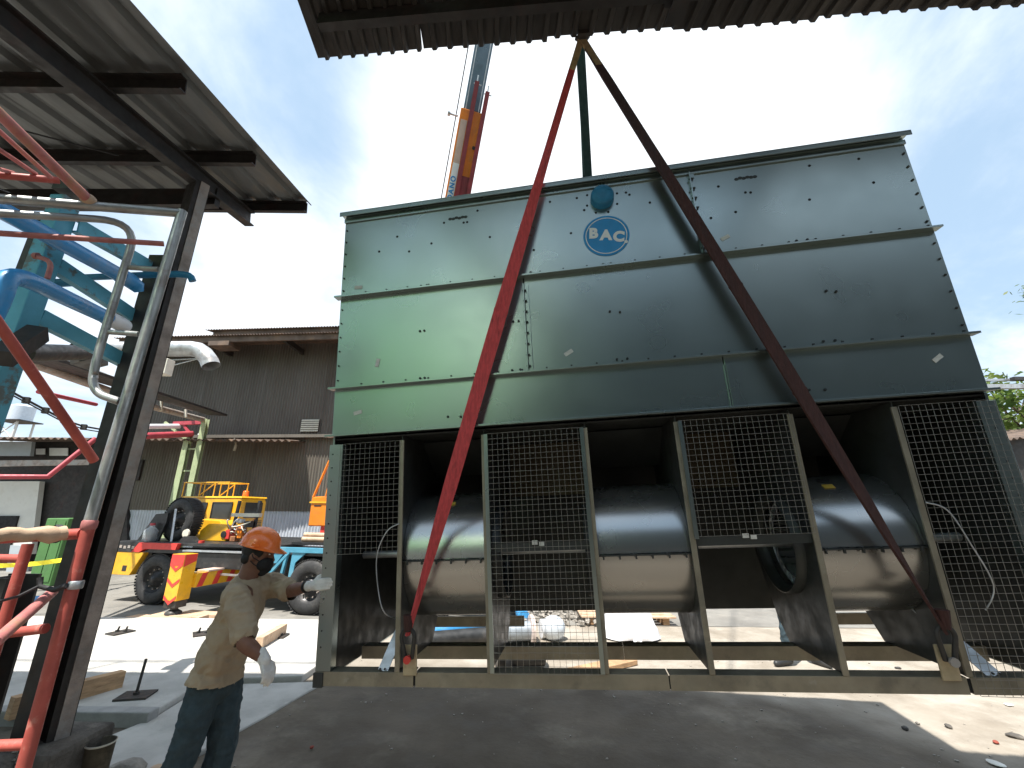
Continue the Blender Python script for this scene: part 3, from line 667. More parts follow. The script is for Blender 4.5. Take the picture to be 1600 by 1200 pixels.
# spare wheel on its bracket
wheel(0, 0, tr, 'spare_wheel', c=(-.36, .38, 1.50), ax=(.10, 1, 0), R=.42, w=.28)
B().prism([(-1.12, .30, 1.085), (-.80, .30, 1.60), (-.50, .30, 1.62), (-.50, .30, 1.45), (-.60, .30, 1.085)], (0, .04, 0)).build('spare_bracket', 'crane_black', tr, fix=True)
B().bar((-.30, .27, 1.70), (-.16, .20, 1.09), .03, .03).build('bracket_strut', 'galv', tr)
B().lathe((.17, .17, 1.25), [(0, .075), (.03, .08), (.06, .05)], (0, 1, 0), 16).build('work_lamp', 'cream', tr)
B().prism([(.10, .12, 1.087), (.52, .12, 1.087), (.36, .12, 1.20), (.20, .12, 1.2)], (0, .12, 0)).build('lamp_bracket', 'crane_black', tr, fix=True)
# yellow engine covers
B().prism([(-.55, .95, 1.087), (.30, .95, 1.087), (.30, .95, 1.30), (.12, .95, 1.47), (-.55, .95, 1.50)], (0, .5, 0)).build('engine_cover', 'crane_yellow', tr, bevel=.012, fix=True)
B().prism([(.02, .62, 1.087), (.66, .62, 1.087), (.74, .62, 1.22), (.64, .62, 1.38), (.20, .62, 1.42), (.02, .62, 1.28)], (0, .30, 0)).build('engine_cover', 'crane_yellow', tr, bevel=.015, fix=True)
B().cyl((.62, .60, 1.22), (.62, .63, 1.22), .065, n=18).build('cap_hole', 'crane_black', tr)
# far cab with roof rack and beacon
cb = B().prism([(-1.45, 1.35, 1.09), (.20, 1.35, 1.09), (.20, 1.35, 1.86), (.16, 1.35, 1.95), (-1.40, 1.35, 1.95), (-1.45, 1.35, 1.88)], (0, .74, 0)).build('cab', 'crane_yellow', tr, bevel=.02, fix=True)
def pane(x0, x1, z0, z1, y=1.343, slope=0):
    B().prism([(x0, y, z0), (x1, y, z0), (x1 + slope, y, z1), (x0 + slope * .4, y, z1)], (0, .006, 0)).build('window', 'glass_dark', cb, bevel=.012, fix=True)
    P = [(x0, y - .004, z0), (x1, y - .004, z0), (x1 + slope, y - .004, z1), (x0 + slope * .4, y - .004, z1)]
    b = B()
    for i in range(4): b.bar(P[i], P[(i + 1) % 4], .018, .018, (0, 1, 0))
    b.build('window_gasket', 'crane_black', cb)
pane(-.55, -.02, 1.42, 1.85); pane(-1.38, -.75, 1.42, 1.84, slope=.05)
B().span((.203, 1.47, 1.52), (.209, 1.98, 1.86)).build('window', 'glass_dark', cb, bevel=.003)
for k in range(5): B().span((.203, 1.82, 1.30 + k * .035), (.214, 2.02, 1.315 + k * .035)).build('louver', 'crane_black', cb)
B().prism([(-1.47, 1.33, 1.95), (.19, 1.33, 1.95), (.16, 1.36, 1.985), (-1.44, 1.36, 1.985)], (0, .78, 0)).build('cab_roof', 'crane_yellow', cb, bevel=.012, fix=True)
B().lathe((.02, 1.62, 1.985), [(0, .065), (.11, .062), (.13, .05), (.135, .001)], (0, 0, 1), 18).build('beacon', 'beacon', cb)
rk = B(); xs = (-1.55, -1.05, -.95, -.35)
for y in (1.45, 2.0):
    rk.cyl((-1.6, y, 2.30), (-.3, y, 2.30), .014, n=6); 
    for x in (-1.58, -1.1, -.7, -.32): rk.cyl((x, y, 1.98), (x, y, 2.30), .013, n=6)
    rk.cyl((-1.1, y, 2.0), (-.7, y, 2.29), .012, n=6)
for x in (-1.58, -.32): rk.cyl((x, 1.45, 2.30), (x, 2.0, 2.30), .013, n=6)
rk.build('roof_rack', 'crane_yellow', cb)
# hydraulic valve stack with hoses
b = B()
for x in (.62, 1.12): b.bar((x + .02, .78, 1.09), (x + .06, .80, 1.88), .05, .05)
b.build('valve_post', 'crane_black', tr)
B().span((.60, .72, 1.56), (1.28, .80, 1.63)).build('valve_bar', 'cream', tr)
for x, z, d, m in ((.70, 1.22, (.10, .14, .18), 'crane_red'), (.84, 1.14, (.12, .14, .10), 'copper'), (.98, 1.25, (.1, .14, .2), 'crane_orange'), (1.10, 1.14, (.10, .12, .10), 'copper'), (.86, 1.36, (.34, .1, .06), 'copper'), (1.1, 1.42, (.14, .12, .12), 'crane_black'), (.9, 1.48, (.14, .1, .07), 'galv')):
    B().box((x, .68, z), d).build('valve_block', m, tr, bevel=.01)
hb = random.Random(3)
for k in range(16):
    a = V((.64 + hb.random() * .5, .60 + hb.random() * .1, 1.12 + hb.random() * .3)); c = V((.62 + hb.random() * .6, .58 + hb.random() * .2, 1.18 + hb.random() * .36))
    md = (a + c) / 2 + V((hb.uniform(-.15, .15), -.12, hb.uniform(-.12, .16)))
    P = [a.lerp(md, t / 6).lerp(md.lerp(c, t / 6), t / 6) for t in range(7)]
    B().tube(P, .011, 6).build('hydraulic_hose', ('cream', 'crane_black', 'copper', 'galv')[k % 4], tr)
B().cyl((.62, .14, 1.087), (.62, .14, 1.13), .05, n=12).build('filler_cap', 'crane_red', tr)
# side locker and step
B().span((.66, .02, .665), (1.78, .5, .93)).build('locker', 'crane_black', tr, bevel=.012)
B().span((.40, -.02, .945), (2.3, .5, .97)).build('running_board', 'galv', tr)
B().bar((.66, -.02, .60), (1.7, -.02, .58), .03, .03).bar((1.7, -.02, .58), (2.05, .0, .83), .03, .03).build('step_rail', 'galv', tr)
# blue subframe with diagonal struts
b = B().span((2.25, .0, .985), (6.4, .06, 1.07)).build('blue_rail', 'crane_blue', tr, bevel=.004)
B().prism([(2.26, .02, .80), (2.42, .02, .80), (2.55, .02, .98), (2.26, .02, .98)], (0, .03, 0)).build('gusset', 'crane_blue', tr, fix=True)
B().bar((2.66, .02, .99), (2.20, .02, .50), .045, .05, (0, 1, 0)).build('strut', 'crane_blue', tr)
B().bar((2.62, .03, .99), (2.52, .03, .38), .045, .05, (0, 1, 0)).build('strut', 'crane_blue', tr)
B().prism([(2.72, .02, .98), (2.98, .02, .98), (2.80, .02, .82), (2.78, .02, .56), (2.70, .02, .56)], (0, .03, 0)).build('gusset', 'crane_blue', tr, fix=True)
B().span((2.3, .5, 1.075), (6.5, 2.3, 1.12)).build('deck', 'crane_black', tr)
B().span((2.2, .1, .35), (2.9, .4, .95)).build('fuel_tank', 'crane_black', tr, bevel=.03)
B().prism([(2.7, .08, .98), (3.6, .08, .98), (3.6, .08, .93), (2.75, .08, .93)], (0, .4, 0)).build('mudguard', 'crane_black', tr, fix=True)
# outrigger: beam, post, jack foot
ou = B().prism([(1.14, -.50, .44), (1.14, 1.0, .44), (1.14, 1.0, .66), (1.14, -.50, .66)], (.2, 0, 0)).build('outrigger_beam', 'crane_yellow', tr, bevel=.004, fix=True)
for k in range(9):
    y = -.47 + k * .15
    if k % 2 == 0: B().prism([(1.341, y, .445), (1.341, y + .11, .445), (1.341, y + .19, .655), (1.341, y + .08, .655)], (.003, 0, 0)).build('stripe', 'crane_red', ou, fix=True)
B().span((1.12, -.3, .665), (1.36, 1.0, .69)).build('beam_plate', 'boom_pink', ou)
po = B().span((1.02, -.74, .27), (1.28, -.5, .98)).build('outrigger_post', 'crane_yellow', tr, bevel=.006)
for z0, z1 in ((.80, .98), (.56, .72), (.30, .44)):
    zc = (z0 + z1) / 2
    if z0 > .7: B().span((1.02, -.745, z0), (1.28, -.741, z1 - .005)).build('chevron', 'crane_red', po)
    B().prism([(1.03, -.748, z0), (1.15, -.748, z0 - .09), (1.27, -.748, z0), (1.27, -.748, z0 + .05), (1.15, -.748, z0 - .04), (1.03, -.748, z0 + .05)], (0, .004, 0)).build('chevron', 'crane_red', po, fix=True)
B().prism([(1.281, -.73, .78), (1.281, -.51, .86), (1.281, -.51, .97), (1.281, -.73, .97)], (.003, 0, 0)).build('chevron', 'crane_red', po, fix=True)
B().span((1.03, -.72, .16), (1.27, -.52, .268)).build('jack_sleeve', 'dark_steel', tr, bevel=.006)
B().cyl((1.15, -.62, .05), (1.15, -.62, .17), .055, n=16).lathe((1.15, -.62, .055), [(0, .12), (.03, .12), (.07, .06)], (0, 0, 1), 18).build('jack_foot', 'dark_steel', tr)
# crane superstructure cab seen at the edge of the unit
sc_ = B().prism([(2.36, .82, 1.40), (3.6, .82, 1.40), (3.6, .82, 2.02), (2.36, .82, 1.96)], (0, .9, 0)).build('operator_cab', 'crane_orange', tr, bevel=.02, fix=True)
B().span((2.34, .80, 1.84), (3.3, .83, 1.87)).build('cab_trim', 'crane_yellow', sc_); B().span((2.44, .812, 1.78), (2.6, .822, 1.80)).build('cab_handle', 'crane_black', sc_)
B().tube([(2.38, .84, 1.95), (2.52, .84, 2.35), (2.64, .84, 2.68), (2.70, .84, 2.73), (3.3, .84, 2.76)], .024, 8).tube([(2.66, .84, 1.97), (2.72, .84, 2.3), (2.74, .84, 2.74)], .02, 8).build('grab_frame', 'crane_orange', sc_)
B().span((2.62, .86, 1.14), (3.5, 1.3, 1.398)).build('cab_base', 'crane_red', tr)
B().cyl((4.1, 1.2, 1.12), (4.1, 1.2, 1.5), .55, n=28).build('turntable', 'crane_black', tr)
# boom: from the turntable up and over towards the hook
def bp(x, y, Y): return at(x, y, Y)
bA, bB = V((-1.24, 7.36, 7.72)), V((-.52, 5.2, 9.3))
b0 = TM @ V((4.4, 1.4, 1.7)); 
pA = at(712, 312, 7.6); pB = at(757, 66, 6.3); dirb = (pB - pA).normalized()
def bpt(s): return pA + dirb * s
LB = (pB - pA).length
side = dirb.cross(CPOS - bpt(0)).normalized(); nrm = side.cross(dirb).normalized()
bw = .38
bo = B().bar(bpt(-6.2), bpt(.54 * LB), bw + .06, .62, nrm).build('boom', 'crane_orange', tr, True, bevel=.015)
B().bar(bpt(.54 * LB + .005), bpt(LB * 2.9), bw - .03, .52, nrm).build('inner_section', 'boom_steel', bo, True, bevel=.02)
fs = -1 if nrm.y > 0 else 1
def off(s, a, n_): return bpt(s) + side * a + nrm * n_
fn = .31 * (1 if nrm.y < 0 else -1)
for a, s1 in ((-.0, LB * .70), (.235, LB * .66)):
    B().channel(off(-6.1, a, fn * 1.22), off(s1, a, fn * 1.22), .085, .09, .012, nrm).build('jib_rail', 'boom_red', bo, True)
    B().cyl(off(s1 - .05, a - .06, fn * 1.3), off(s1 - .05, a + .09, fn * 1.3), .012, n=6).cyl(off(s1, a, fn * 1.25), off(s1 + .12, a, fn * 1.25), .014, n=6).build('jib_pin', 'galv', bo, True)
B().bar(off(-6, .14, fn * 1.12), off(LB * .13, .14, fn * 1.12), .24, .04, nrm).build('jib_plate', 'boom_red', bo, True)
B().bar(off(-2.4, -.12, fn * 1.01), off(.47 * LB, -.12, fn * 1.01), .13, .012, nrm).build('pale_panel', 'boom_pink', bo, True)
B().bar(off(-1.2, -.12, fn * 1.03), off(.20 * LB, -.12, fn * 1.03), .13, .012, nrm).build('name_panel', 'logo_white', bo, True)
z_ = (nrm * (1 if fn > 0 else -1)); Mt = Matrix((dirb, z_.cross(dirb), z_)).transposed().to_4x4(); Mt.translation = off(.02, -.12, fn * 1.07)
text('boom_lettering', 'TADANO', .14, 'logo_blue', ROOT[bo].inverted() @ Mt, bo, off=.004, ext=.002, spacing=1.25)
B().cyl(off(.52 * LB, -.26, 0), off(.52 * LB, -.42, 0), .02, n=8).lathe(off(.52 * LB, -.42, 0), [(0, .05), (.05, .05)], -side, 12).build('rope_guide', 'galv', bo, True)
B().cyl(off(-1.5, -.30, 0), off(LB * 2.9, -.30, 0), .012, n=6).build('hoist_rope', 'cable', bo, True)
B().cyl(off(.32 * LB, .17, fn * 1.0), off(.32 * LB, .17, fn * 1.06), .035, n=10).build('port_hole', 'crane_black', bo, True)
for a in (-.13, .13): B().bar(off(.545 * LB, a, fn * .84), off(LB * 2.9, a, fn * .84), .02, .012, nrm).build('wear_strip', 'galv', bo, True)
# things lying on the crane and around its foot
for k, (x, y, z, r, L) in enumerate(((2.45, .6, 1.17, .045, .75), (2.5, .75, 1.165, .04, .6), (2.42, .68, 1.245, .042, .7))):
    b = B().cyl(TM @ V((x, y, z)), TM @ V((x + L, y + .05, z)), r, n=12)
    single(b, 'rolled_mat', 'wood_pale', ('thick tan rolled pipe on the crane deck, front of three, right of the orange helmet', 'thin tan rolled pipe on the crane deck, at the back of three', 'tan rolled pipe resting on top of two others on the crane deck')[k], 'roll')
p = TM @ V((-.72, .22, 1.087))
t = thing('water_bottle', 'large clear plastic water bottle with pink cap lying on the crane deck', 'bottle', p)
B().lathe(p, [(0, .10), (.02, .12), (.20, .12), (.27, .05), (.30, .04)], (0, 0, 1), 20).build('bottle_body', 'bottle_clear', t, True); B().cyl(p + V((0, 0, .295)), p + V((0, 0, .34)), .045, n=14).build('cap', 'maroon_pipe', t, True)
pads = ((1.0, -.86, .0), (1.15, -.62, .05), (1.38, -.40, -.04))
for k, (x, y, r) in enumerate(pads):
    c = TM @ V((x + .15, y, .03)); b = B().box(c, (1.05 - .15 * k, .21, .055), rotz(TA + r)); single(b, 'timber_pad', 'wood_pale', ('near timber plank of the outrigger pad, closest to the white slab', 'middle timber plank carrying the outrigger jack foot', 'far timber plank of the outrigger pad, nearest the crane wheel')[k], 'plank', bevel=.006)

# ------------------------------------------------------------------ warehouse
WA = radians(-5.); wu = V((cos(WA), sin(WA), 0)); wn = V((-sin(WA), cos(WA), 0)); WO = V((-5, 12.5, 0))
wh = thing('warehouse', 'brown corrugated iron warehouse with a pale lower wall behind the crane', 'warehouse', WO, rotz(WA))
def wsheet(name, x0, x1, z0, z1, m, par, dep=0., pitch=.09, amp=.017):
    return B().corr((x0, dep, z0), (1, 0, 0), (0, 0, 1), x1 - x0, z1 - z0, pitch, amp).build(name, m, par)
x = -6.62; k = 0
while x < 9:
    x1 = x + .99
    dd = .006 * (k % 2)
    wsheet('upper_sheet', x, x1 + .02, 3.80, 6.95, 'wall_brown', wh, -dd); wsheet('middle_sheet', x, x1 + .02, 1.66, 3.86, 'wall_brown2', wh, .05 - dd)
    wsheet('lower_sheet', x, x1 + .02, 0.0, 1.70, 'wall_white', wh, .075 - dd)
    x = x1; k += 1
B().span((-6.6, .12, 0), (9, .22, 6.9)).build('backing_wall', 'wall_brown', wh)
lg_ = B().span((-6.6, -.16, 3.80), (9, .03, 3.83)).span((-6.6, -.16, 3.74), (9, -.155, 3.80)).build('ledge_flashing', 'wall_brown2', wh)
B().corr((-6.95, -1.15, 6.62), (1, 0, 0), (0, .95, .12), 16.25, 5, .09, .02, thick=.004).build('eave_roof', 'roof_rust', wh)
B().corr((-4.6, -.55, 7.08), (1, 0, 0), (0, .95, .14), 14, 6, .09, .02, thick=.004).build('upper_roof', 'roof_rust', wh)
B().span((-6.85, -1.06, 6.44), (9.2, -1.0, 6.62)).build('eave_beam', 'roof_rust', wh); B().span((-4.4, -.45, 6.9), (9.2, -.38, 7.08)).build('eave_beam', 'roof_rust', wh)
for xx in (-6.2, -4.0, -1.6, .8): B().bar((xx, -1.0, 6.5), (xx, .02, 6.45), .08, .16).build('eave_bracket', 'beam_black', wh)
B().span((-3.9, -1.1, 6.32), (-3.25, -.6, 6.46)).build('eave_bracket', 'roof_rust', wh)
lv = B().span((-1.28, -.05, 3.92), (-.72, -.02, 4.30)).build('vent', 'beam_black', wh)
for k in range(6): B().box((-1.0, -.065, 3.95 + k * .063), (.54, .012, .05), Matrix.Rotation(-.5, 3, 'X')).build('slat', 'cream', lv)
B().bar((-3.25, -.12, 3.74), (-3.15, -.14, 3.52), .05, .02).bar((-3.15, -.14, 3.52), (-3.17, -.14, 3.35), .05, .05).build('bracket_lamp', 'cream', wh)
B().cyl((-4.42, -.1, 3.84), (-4.25, -.16, 3.86), .05, .07, n=12).build('wall_lamp', 'logo_white', wh)
B().span((-6.35, -.03, 2.5), (-6.12, .04, 3.1)).build('wall_box', 'beam_black', wh)

# ------------------------------------------------------------------ canopy on the left
K = .66
cs = tan(radians(10.3))
def kz(y, base=0.): return (CAM_H + (5.48 - CAM_H) * K) + cs * (y - 4.3 * K) + base
CX = -3.84 * K
ca = thing('canopy', 'steel canopy of ribbed metal sheets on a rusty post at the left', 'canopy', (CX, 4.3 * K, 0))
B().channel((CX + .0, 4.3 * K, .2), (CX, 4.3 * K, kz(4.3 * K)), .10, .155, .03, (1, -.55, 0), side=-1).build('post', 'beam_black', ca, True)
B().bar((CX + .0708 + .006, 4.3 * K - .0386 + .011, .2), (CX + .0708 + .006, 4.3 * K - .0386 + .011, kz(4.3 * K)), .062, .006, (1, -.55, 0)).build('post_web', 'rust_steel', ca, True)
B().bar((CX - .03, 4.3 * K + .04, .2), (CX - .03, 4.3 * K + .04, kz(4.3 * K) - .02), .03, .15, (1, -.55, 0)).build('post_back', 'beam_black', ca, True)
b = B().ibeam((CX, 1.2, kz(1.2) + .07), (CX, 5.25 * K + .02, kz(5.25 * K) + .07), .085, .14, .012); b.build('rafter', 'beam_black', ca, True)
B().ibeam((CX - 2.6, 1.2, kz(1.2) + .07), (CX - 2.6, 5.25 * K, kz(5.25 * K) + .07), .085, .14, .012).build('rafter', 'beam_black', ca, True)
RX1 = -1.985
for y in (1.36, 2.01, 2.73, 3.45):
    B().channel((-7.0, y, kz(y) + .19), (RX1 - (.07 if y < 3.4 else .01), y, kz(y) + .19), .05, .10, .008, (0, -cs, 1), side=-1).build('purlin', 'beam_black', ca, True)
x = RX1
k = 0
while x > -7.0:
    b = B().corr((x - .70, 1.3, kz(1.3) + .245 + .004 * (k % 2)), (1, 0, 0), (0, 1, cs), .712, (3.5 - 1.3) / cos(radians(10.3)), .237, .035, 'trap', 1, .003); b.build('roof_sheet', 'roof_tin', ca, True); x -= .70; k += 1
for a_, c_, y_ in (((20, 200), (185, 243), 2.2), ((-20, 288), (14, 300), 2.3)): B().cyl(at(*a_, y_), at(*c_, y_ + .3), .006, n=6).build('tie_rod', 'cable', ca, True)
B().bar((CX, 4.3 * K, kz(4.3 * K) - .02), (CX - .5, 4.3 * K + .55, kz(4.3 * K + .5) + .12), .06, .06).build('knee_brace', 'beam_black', ca, True)
B().bar((CX - 1.9, 4.6 * K, kz(4.6 * K) - .02), (CX + .02, 4.6 * K, kz(4.6 * K) + .01), .06, .16).build('cross_beam', 'beam_black', ca, True)
b = B().span((CX - .2, 4.3 * K - .19, -.1), (CX + .19, 4.3 * K + .2, .50)); single(b, 'concrete_footing', 'rubble', 'rough dark concrete footing under the rusty canopy post', 'footing', bevel=.03)

# ------------------------------------------------------------------ roof over the camera
oh = thing('overhang_roof', 'dark corrugated roof edge hanging over the top of the view', 'roof', (1, 1, 4.9))
A = gnd(497, 91, 5.08); A2 = gnd(662, 76, 5.06); A3 = gnd(1600, 6, 4.93); du = (A3 - A2); 
dl = (gnd(470, 0, 5.08) - A); dl.z = -.06; dl.normalize(); back = V((-.115 * 0 + dl.x * .3, dl.y, -.05)).normalized()
ox = A.copy(); u1 = (A2 - A).normalized(); k = 0
segs = [(A, u1, (A2 - A).length - .012, dl)]
uu = du.normalized(); L = du.length + 3.2; s0 = 0.0
while s0 < L: segs.append((A2 + uu * s0 + V((0, .0 - .015 * (k % 2), .006 * (k % 2))), uu, .93, back)); s0 += .915; k += 1
for k, (p, u_, wd, bk) in enumerate(segs):
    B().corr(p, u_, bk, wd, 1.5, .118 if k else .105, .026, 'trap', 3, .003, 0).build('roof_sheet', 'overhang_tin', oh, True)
for k in range(3): B().corr(A + V((-.84 - .9 * k, -.46, .03)), (1, 0, 0), back, .93, 1.15, .118, .026, 'trap', 3, .003).build('roof_sheet', 'overhang_tin', oh, True)  # unseen sheets added left of the roof to shut out a sun strip
for q in (.33, 1.2):
    B().channel(A + V((-.0, 0, 0)) + back * q + V((.16, 0, -.10)), A3 + uu * 3 + back * q + V((0, 0, -.10)), .06, .10, .01).build('purlin', 'beam_black', oh, True)
for q in (.52, 3.4):
    p = A + (A3 - A) * q + V((0, 0, -.21)); B().ibeam(p + back * .25, p + back * 1.45, .1, .15).build('rafter', 'beam_black', oh, True); B().cyl(p + back * .4, V((p.x, -6.98, 7.2)), .012, n=8).build('tie_rod', 'beam_black', oh, True)
for x in (-1.2, 2.0, 5.4): B().ibeam((x, .75, 4.82), (x, -6.98, 4.45), .12, .18).build('long_beam', 'beam_black', oh, True)

wk_ = thing('sun_block_walkway', 'unseen high steel walkway with yellow handrails, added to block a strip of sun', 'walkway', (-9, 1.05, 9))  # added above the view to block a stray strip of sunlight
B().span((-12, .5, 8.9), (-1.5, 1.85, 9.0)).build('deck', 'beam_black', wk_, True)
for y in (.52, 1.82):
    B().cyl((-12, y, 10.0), (-1.7, y, 10.0), .025, n=8).build('sun_block_handrail', 'crane_yellow', wk_, True)
    for k in range(9): B().cyl((-11.8 + k * 1.25, y, 9), (-11.8 + k * 1.25, y, 10), .02, n=8).build('sun_block_stanchion', 'crane_yellow', wk_, True)
for x in (-11.5, -6.2): B().ibeam((x, 1.05, -.05), (x, 1.05, 8.88), .2, .2, upv=(0, 1, 0)).build('post', 'dark_steel', wk_, True)

# ------------------------------------------------------------------ blue pipe rack behind the scaffold
XB = -2.52
rk = thing('pipe_rack', 'weathered blue steel pipe rack of columns and beams beside the canopy', 'steel frame', (XB, 2.4, 0))
def col(Y, px, w=.13, m='blue_paint'):
    p = at(px[0], px[1], Y); return p.x
Y1 = 2.12; x1 = at(64, 420, Y1).x; Y2 = 2.72
B().span((x1 - .045, Y1 - .05, .1), (x1 + .045, Y1 + .05, at(110, 312, Y1).z)).build('column', 'blue_paint', rk, True, bevel=.006)
B().bar((x1 - .16, Y1 + .1, .1), (x1 - .16, Y1 + .1, at(60, 330, Y1).z), .10, .10, (0, 1, 0)).build('column', 'dark_steel', rk, True)
B().ibeam((XB - .06, Y2 + .05, .1), (XB - .06, Y2 + .05, at(262, 400, Y2).z), .12, .13, .014, (0, 1, 0)).build('column', 'dark_steel', rk, True)
for (a, c) in (((118, 352), (250, 428)), ((88, 415), (222, 505)), ((60, 495), (203, 570))):
    p = at(*a, Y1 + .05); q = at(*c, Y2 + .1); q.x = p.x * .35 + q.x * .65
    B().channel(p, q, .045, .088, .010).build('beam', 'blue_paint', rk, True)
B().bar(at(0, 560, 1.9), at(60, 520, 2.1), .08, .08).build('beam', 'dark_steel', rk, True)
p = at(108, 300, Y1); B().box(p + V((0, 0, .02)), (.10, .10, .07)).build('column_cap', 'dark_steel', rk, True)
def pvc(path, r, label, name='blue_pipe', m='pvc_blue', cap=True):
    b = B().tube(path, r, 20)
    t = single(b, name, m, label, 'pipe'); return t
def arc(pts, k=6):          # round the corners of a path
    P = [V(p) for p in pts]; o = [P[0]]
    for i in range(1, len(P) - 1):
        a = P[i].lerp(P[i - 1], min(.5, .16 / (P[i] - P[i - 1]).length)); c = P[i].lerp(P[i + 1], min(.5, .16 / (P[i + 1] - P[i]).length))
        for t in range(k + 1): s_ = t / k; o.append(a.lerp(P[i], s_).lerp(P[i].lerp(c, s_), s_))
    return o + [P[-1]]
p0 = at(-40, 305, 1.62); p1 = at(206, 440, 2.55); d = (p1 - p0).normalized()
pvc([p0, p1], .043, 'upper thick blue plastic pipe sloping behind the grey scaffold ladder')
b = B().tube([p1 - d * .10, p1 - d * .02, p1 + V((.015, .03, -.02)), p1 + V((.02, .05, -.05))], [.049, .049, .045, .025], 18); single(b, 'pipe_elbow', 'pvc_blue', 'blue elbow closing the upper thick blue pipe', 'pipe fitting')
q0 = at(0, 470, 1.72); q1 = at(12, 422, 1.72); q2 = at(192, 508, 2.55)
pvc(arc([q0 + V((-.06, 0, -.35)), q0, q1, q2]), .041, 'lower thick blue plastic pipe with a bend at its near end')
d = (q2 - q1).normalized()
b = B().tube([q2 - d * .16, q2 - d * .02, q2 + d * .02, q2 + d * .05], [.046, .046, .042, .025], 18); single(b, 'pipe_elbow', 'pipe_white', 'pale end socket of the lower thick blue pipe', 'pipe fitting')
r0, r1 = at(120, 434, 2.6), at(296, 427, 2.6)
pvc(arc([r0, r1, r1 + V((.02, .02, -.05))], 4), .022, 'thin dark blue pipe crossing the rusty canopy post with a short elbow', 'thin_pipe', 'cap_blue')
b = B().tube(arc([at(54, 400, 2.02), at(82, 408, 2.02), at(74, 435, 2.02)], 4), .012, 8).tube([at(54, 400, 2.02), at(60, 400, 2.02)], .018, 8); single(b, 'tap', 'scaffold_pink', 'small brass tap pipe strapped to the blue column', 'tap')
r0, r1 = at(-10, 448, 2.6), at(130, 440, 2.75); single(B().tube([r0, r1], .03, 12), 'thin_pipe', 'cap_blue', 'dark blue pipe passing behind the blue column', 'pipe')
b = B().cyl(at(36, 551, 3.2), at(160, 551, 4.4), .075, n=18).cyl(at(124, 548, 4.1), at(136, 548, 4.2), .1, n=18); b.bar(at(140, 545, 4.2), at(140, 570, 4.2), .2, .2)
single(b, 'black_pipe', 'dark_steel', 'black steel pipe running away behind the blue rack', 'pipe')

# ------------------------------------------------------------------ scaffold frames
SY = 1.80
SX = -.93 * SY
sg = thing('scaffold', 'grey steel scaffold frame with a bent ladder side, standing on the red frame', 'scaffold', at(140, 815, SY))
top = at(285, 330, SY); bot = at(141, 815, SY)
B().cyl(bot, top, .0215, n=18).build('standard', 'scaffold_grey', sg, True)
B().cyl(at(-60, 306, SY - .35), top + V((0, 0, -.012)), .021, n=14).build('top_rail', 'scaffold_grey', sg, True)
rail = arc([at(-60, 330, SY - .38), at(217, 346, SY - .01), at(150, 562, SY - .005), at(142, 612, SY), at(188, 628, SY)], 8)
B().tube(rail, .0165, 12).build('ladder_side', 'scaffold_grey', sg, True)
for a, c in (((202, 418), (248, 421)), ((160, 518), (217, 522))): B().cyl(at(*a, SY), at(*c, SY), .012, n=10).build('rung', 'scaffold_grey', sg, True)
sr = thing('scaffold', 'red painted scaffold frame nearest the camera at the lower left', 'scaffold', (SX, SY, 0))
B().cyl((SX, SY, .12), bot, .0215, n=18).build('standard', 'scaffold_red', sr, True); B().lathe(bot + V((0, 0, -.03)), [(0, .022), (.008, .026), (.03, .026), (.036, .022)], (0, 0, 1), 18).build('collar', 'scaffold_pink', sr, True)
a = at(44, 850, SY); B().cyl((a.x, SY, .12), a, .018, n=14).build('standard', 'scaffold_red', sr, True)
B().cyl(at(-20, 842, SY), at(128, 834, SY), .021, n=14).build('top_rail', 'scaffold_red', sr, True)
B().cyl(at(-30, 872, SY), at(36, 873, SY), .016, n=12).build('rung', 'scaffold_red', sr, True)
B().cyl(at(-10, 992, SY), at(72, 982, SY), .017, n=12).build('rung', 'scaffold_red', sr, True)
B().cyl(at(-30, 1166, SY), at(46, 1163, SY), .017, n=12).build('rung', 'scaffold_red', sr, True)
B().lathe((SX, SY, at(106, 920, SY).z), [(0, .022), (.004, .0245), (.026, .0245), (.03, .022)], (0, 0, 1), 18, False).build('wire_tie', 'galv', sr, True)
B().tube([at(x, y, SY - .03) for x, y in ((104, 915), (85, 922), (62, 916), (63, 902))], .01, 6).tube([at(62, 915, SY - .03), at(28, 932, SY - .1), at(-10, 942, SY - .2)], .005, 6).build('wire_hook', 'cable', sr, True)
def pole(a, c, r, m, lab, name='scaffold_brace', cat='brace'):
    return single(B().tube([a, a.lerp(c, .5), c], r, 12), name, m, lab, cat)
pole(at(-40, 362, SY - .3), at(256, 381, SY - .02), .0125, 'scaffold_pink', 'thin pink rod running level to the top of the grey scaffold frame', 'scaffold_rod', 'rod')
pole(at(-12, 492, 1.3), at(147, 720, SY - .02), .0165, 'scaffold_red', 'red diagonal brace ending at the grey scaffold pipe')
pole(at(-10, 1005, 1.45), at(82, 925, SY + .05), .018, 'scaffold_pink', 'worn pinkish diagonal brace low between the red scaffold legs')
ps = thing('plank_stage', 'rust-red hanging scaffold truss at the upper left under the canopy', 'scaffold', at(130, 310, 1.6))
c = at(138, 312, 1.62); n_ = at(-30, 150, 1.15)
B().tube([n_, c.lerp(n_, .22), c], [.020, .020, .022], 12).build('chord', 'scaffold_pink', ps, True)
B().ell(c, (.03, .03, .026), 10).ell(c + V((-.02, 0, .014)), (.022, .03, .016), 8).build('welded_end', 'wood_pale', ps, True)
B().tube([at(-20, 272, 1.45), at(92, 282, 1.6)], .015, 10).build('bottom_rod', 'scaffold_red', ps, True)
for a, q in (((-12, 195), (80, 278)), ((-14, 225), (56, 272)), ((-10, 262), (20, 270))): B().tube([at(*a, 1.32), at(*q, 1.55)], .009, 8).build('lacing', 'scaffold_pink', ps, True)
a, q = at(-40, 836, 1.55), at(102, 834, SY - .04)
b = B(); n = 12; P = [a.lerp(q, i / n) for i in range(n + 1)]
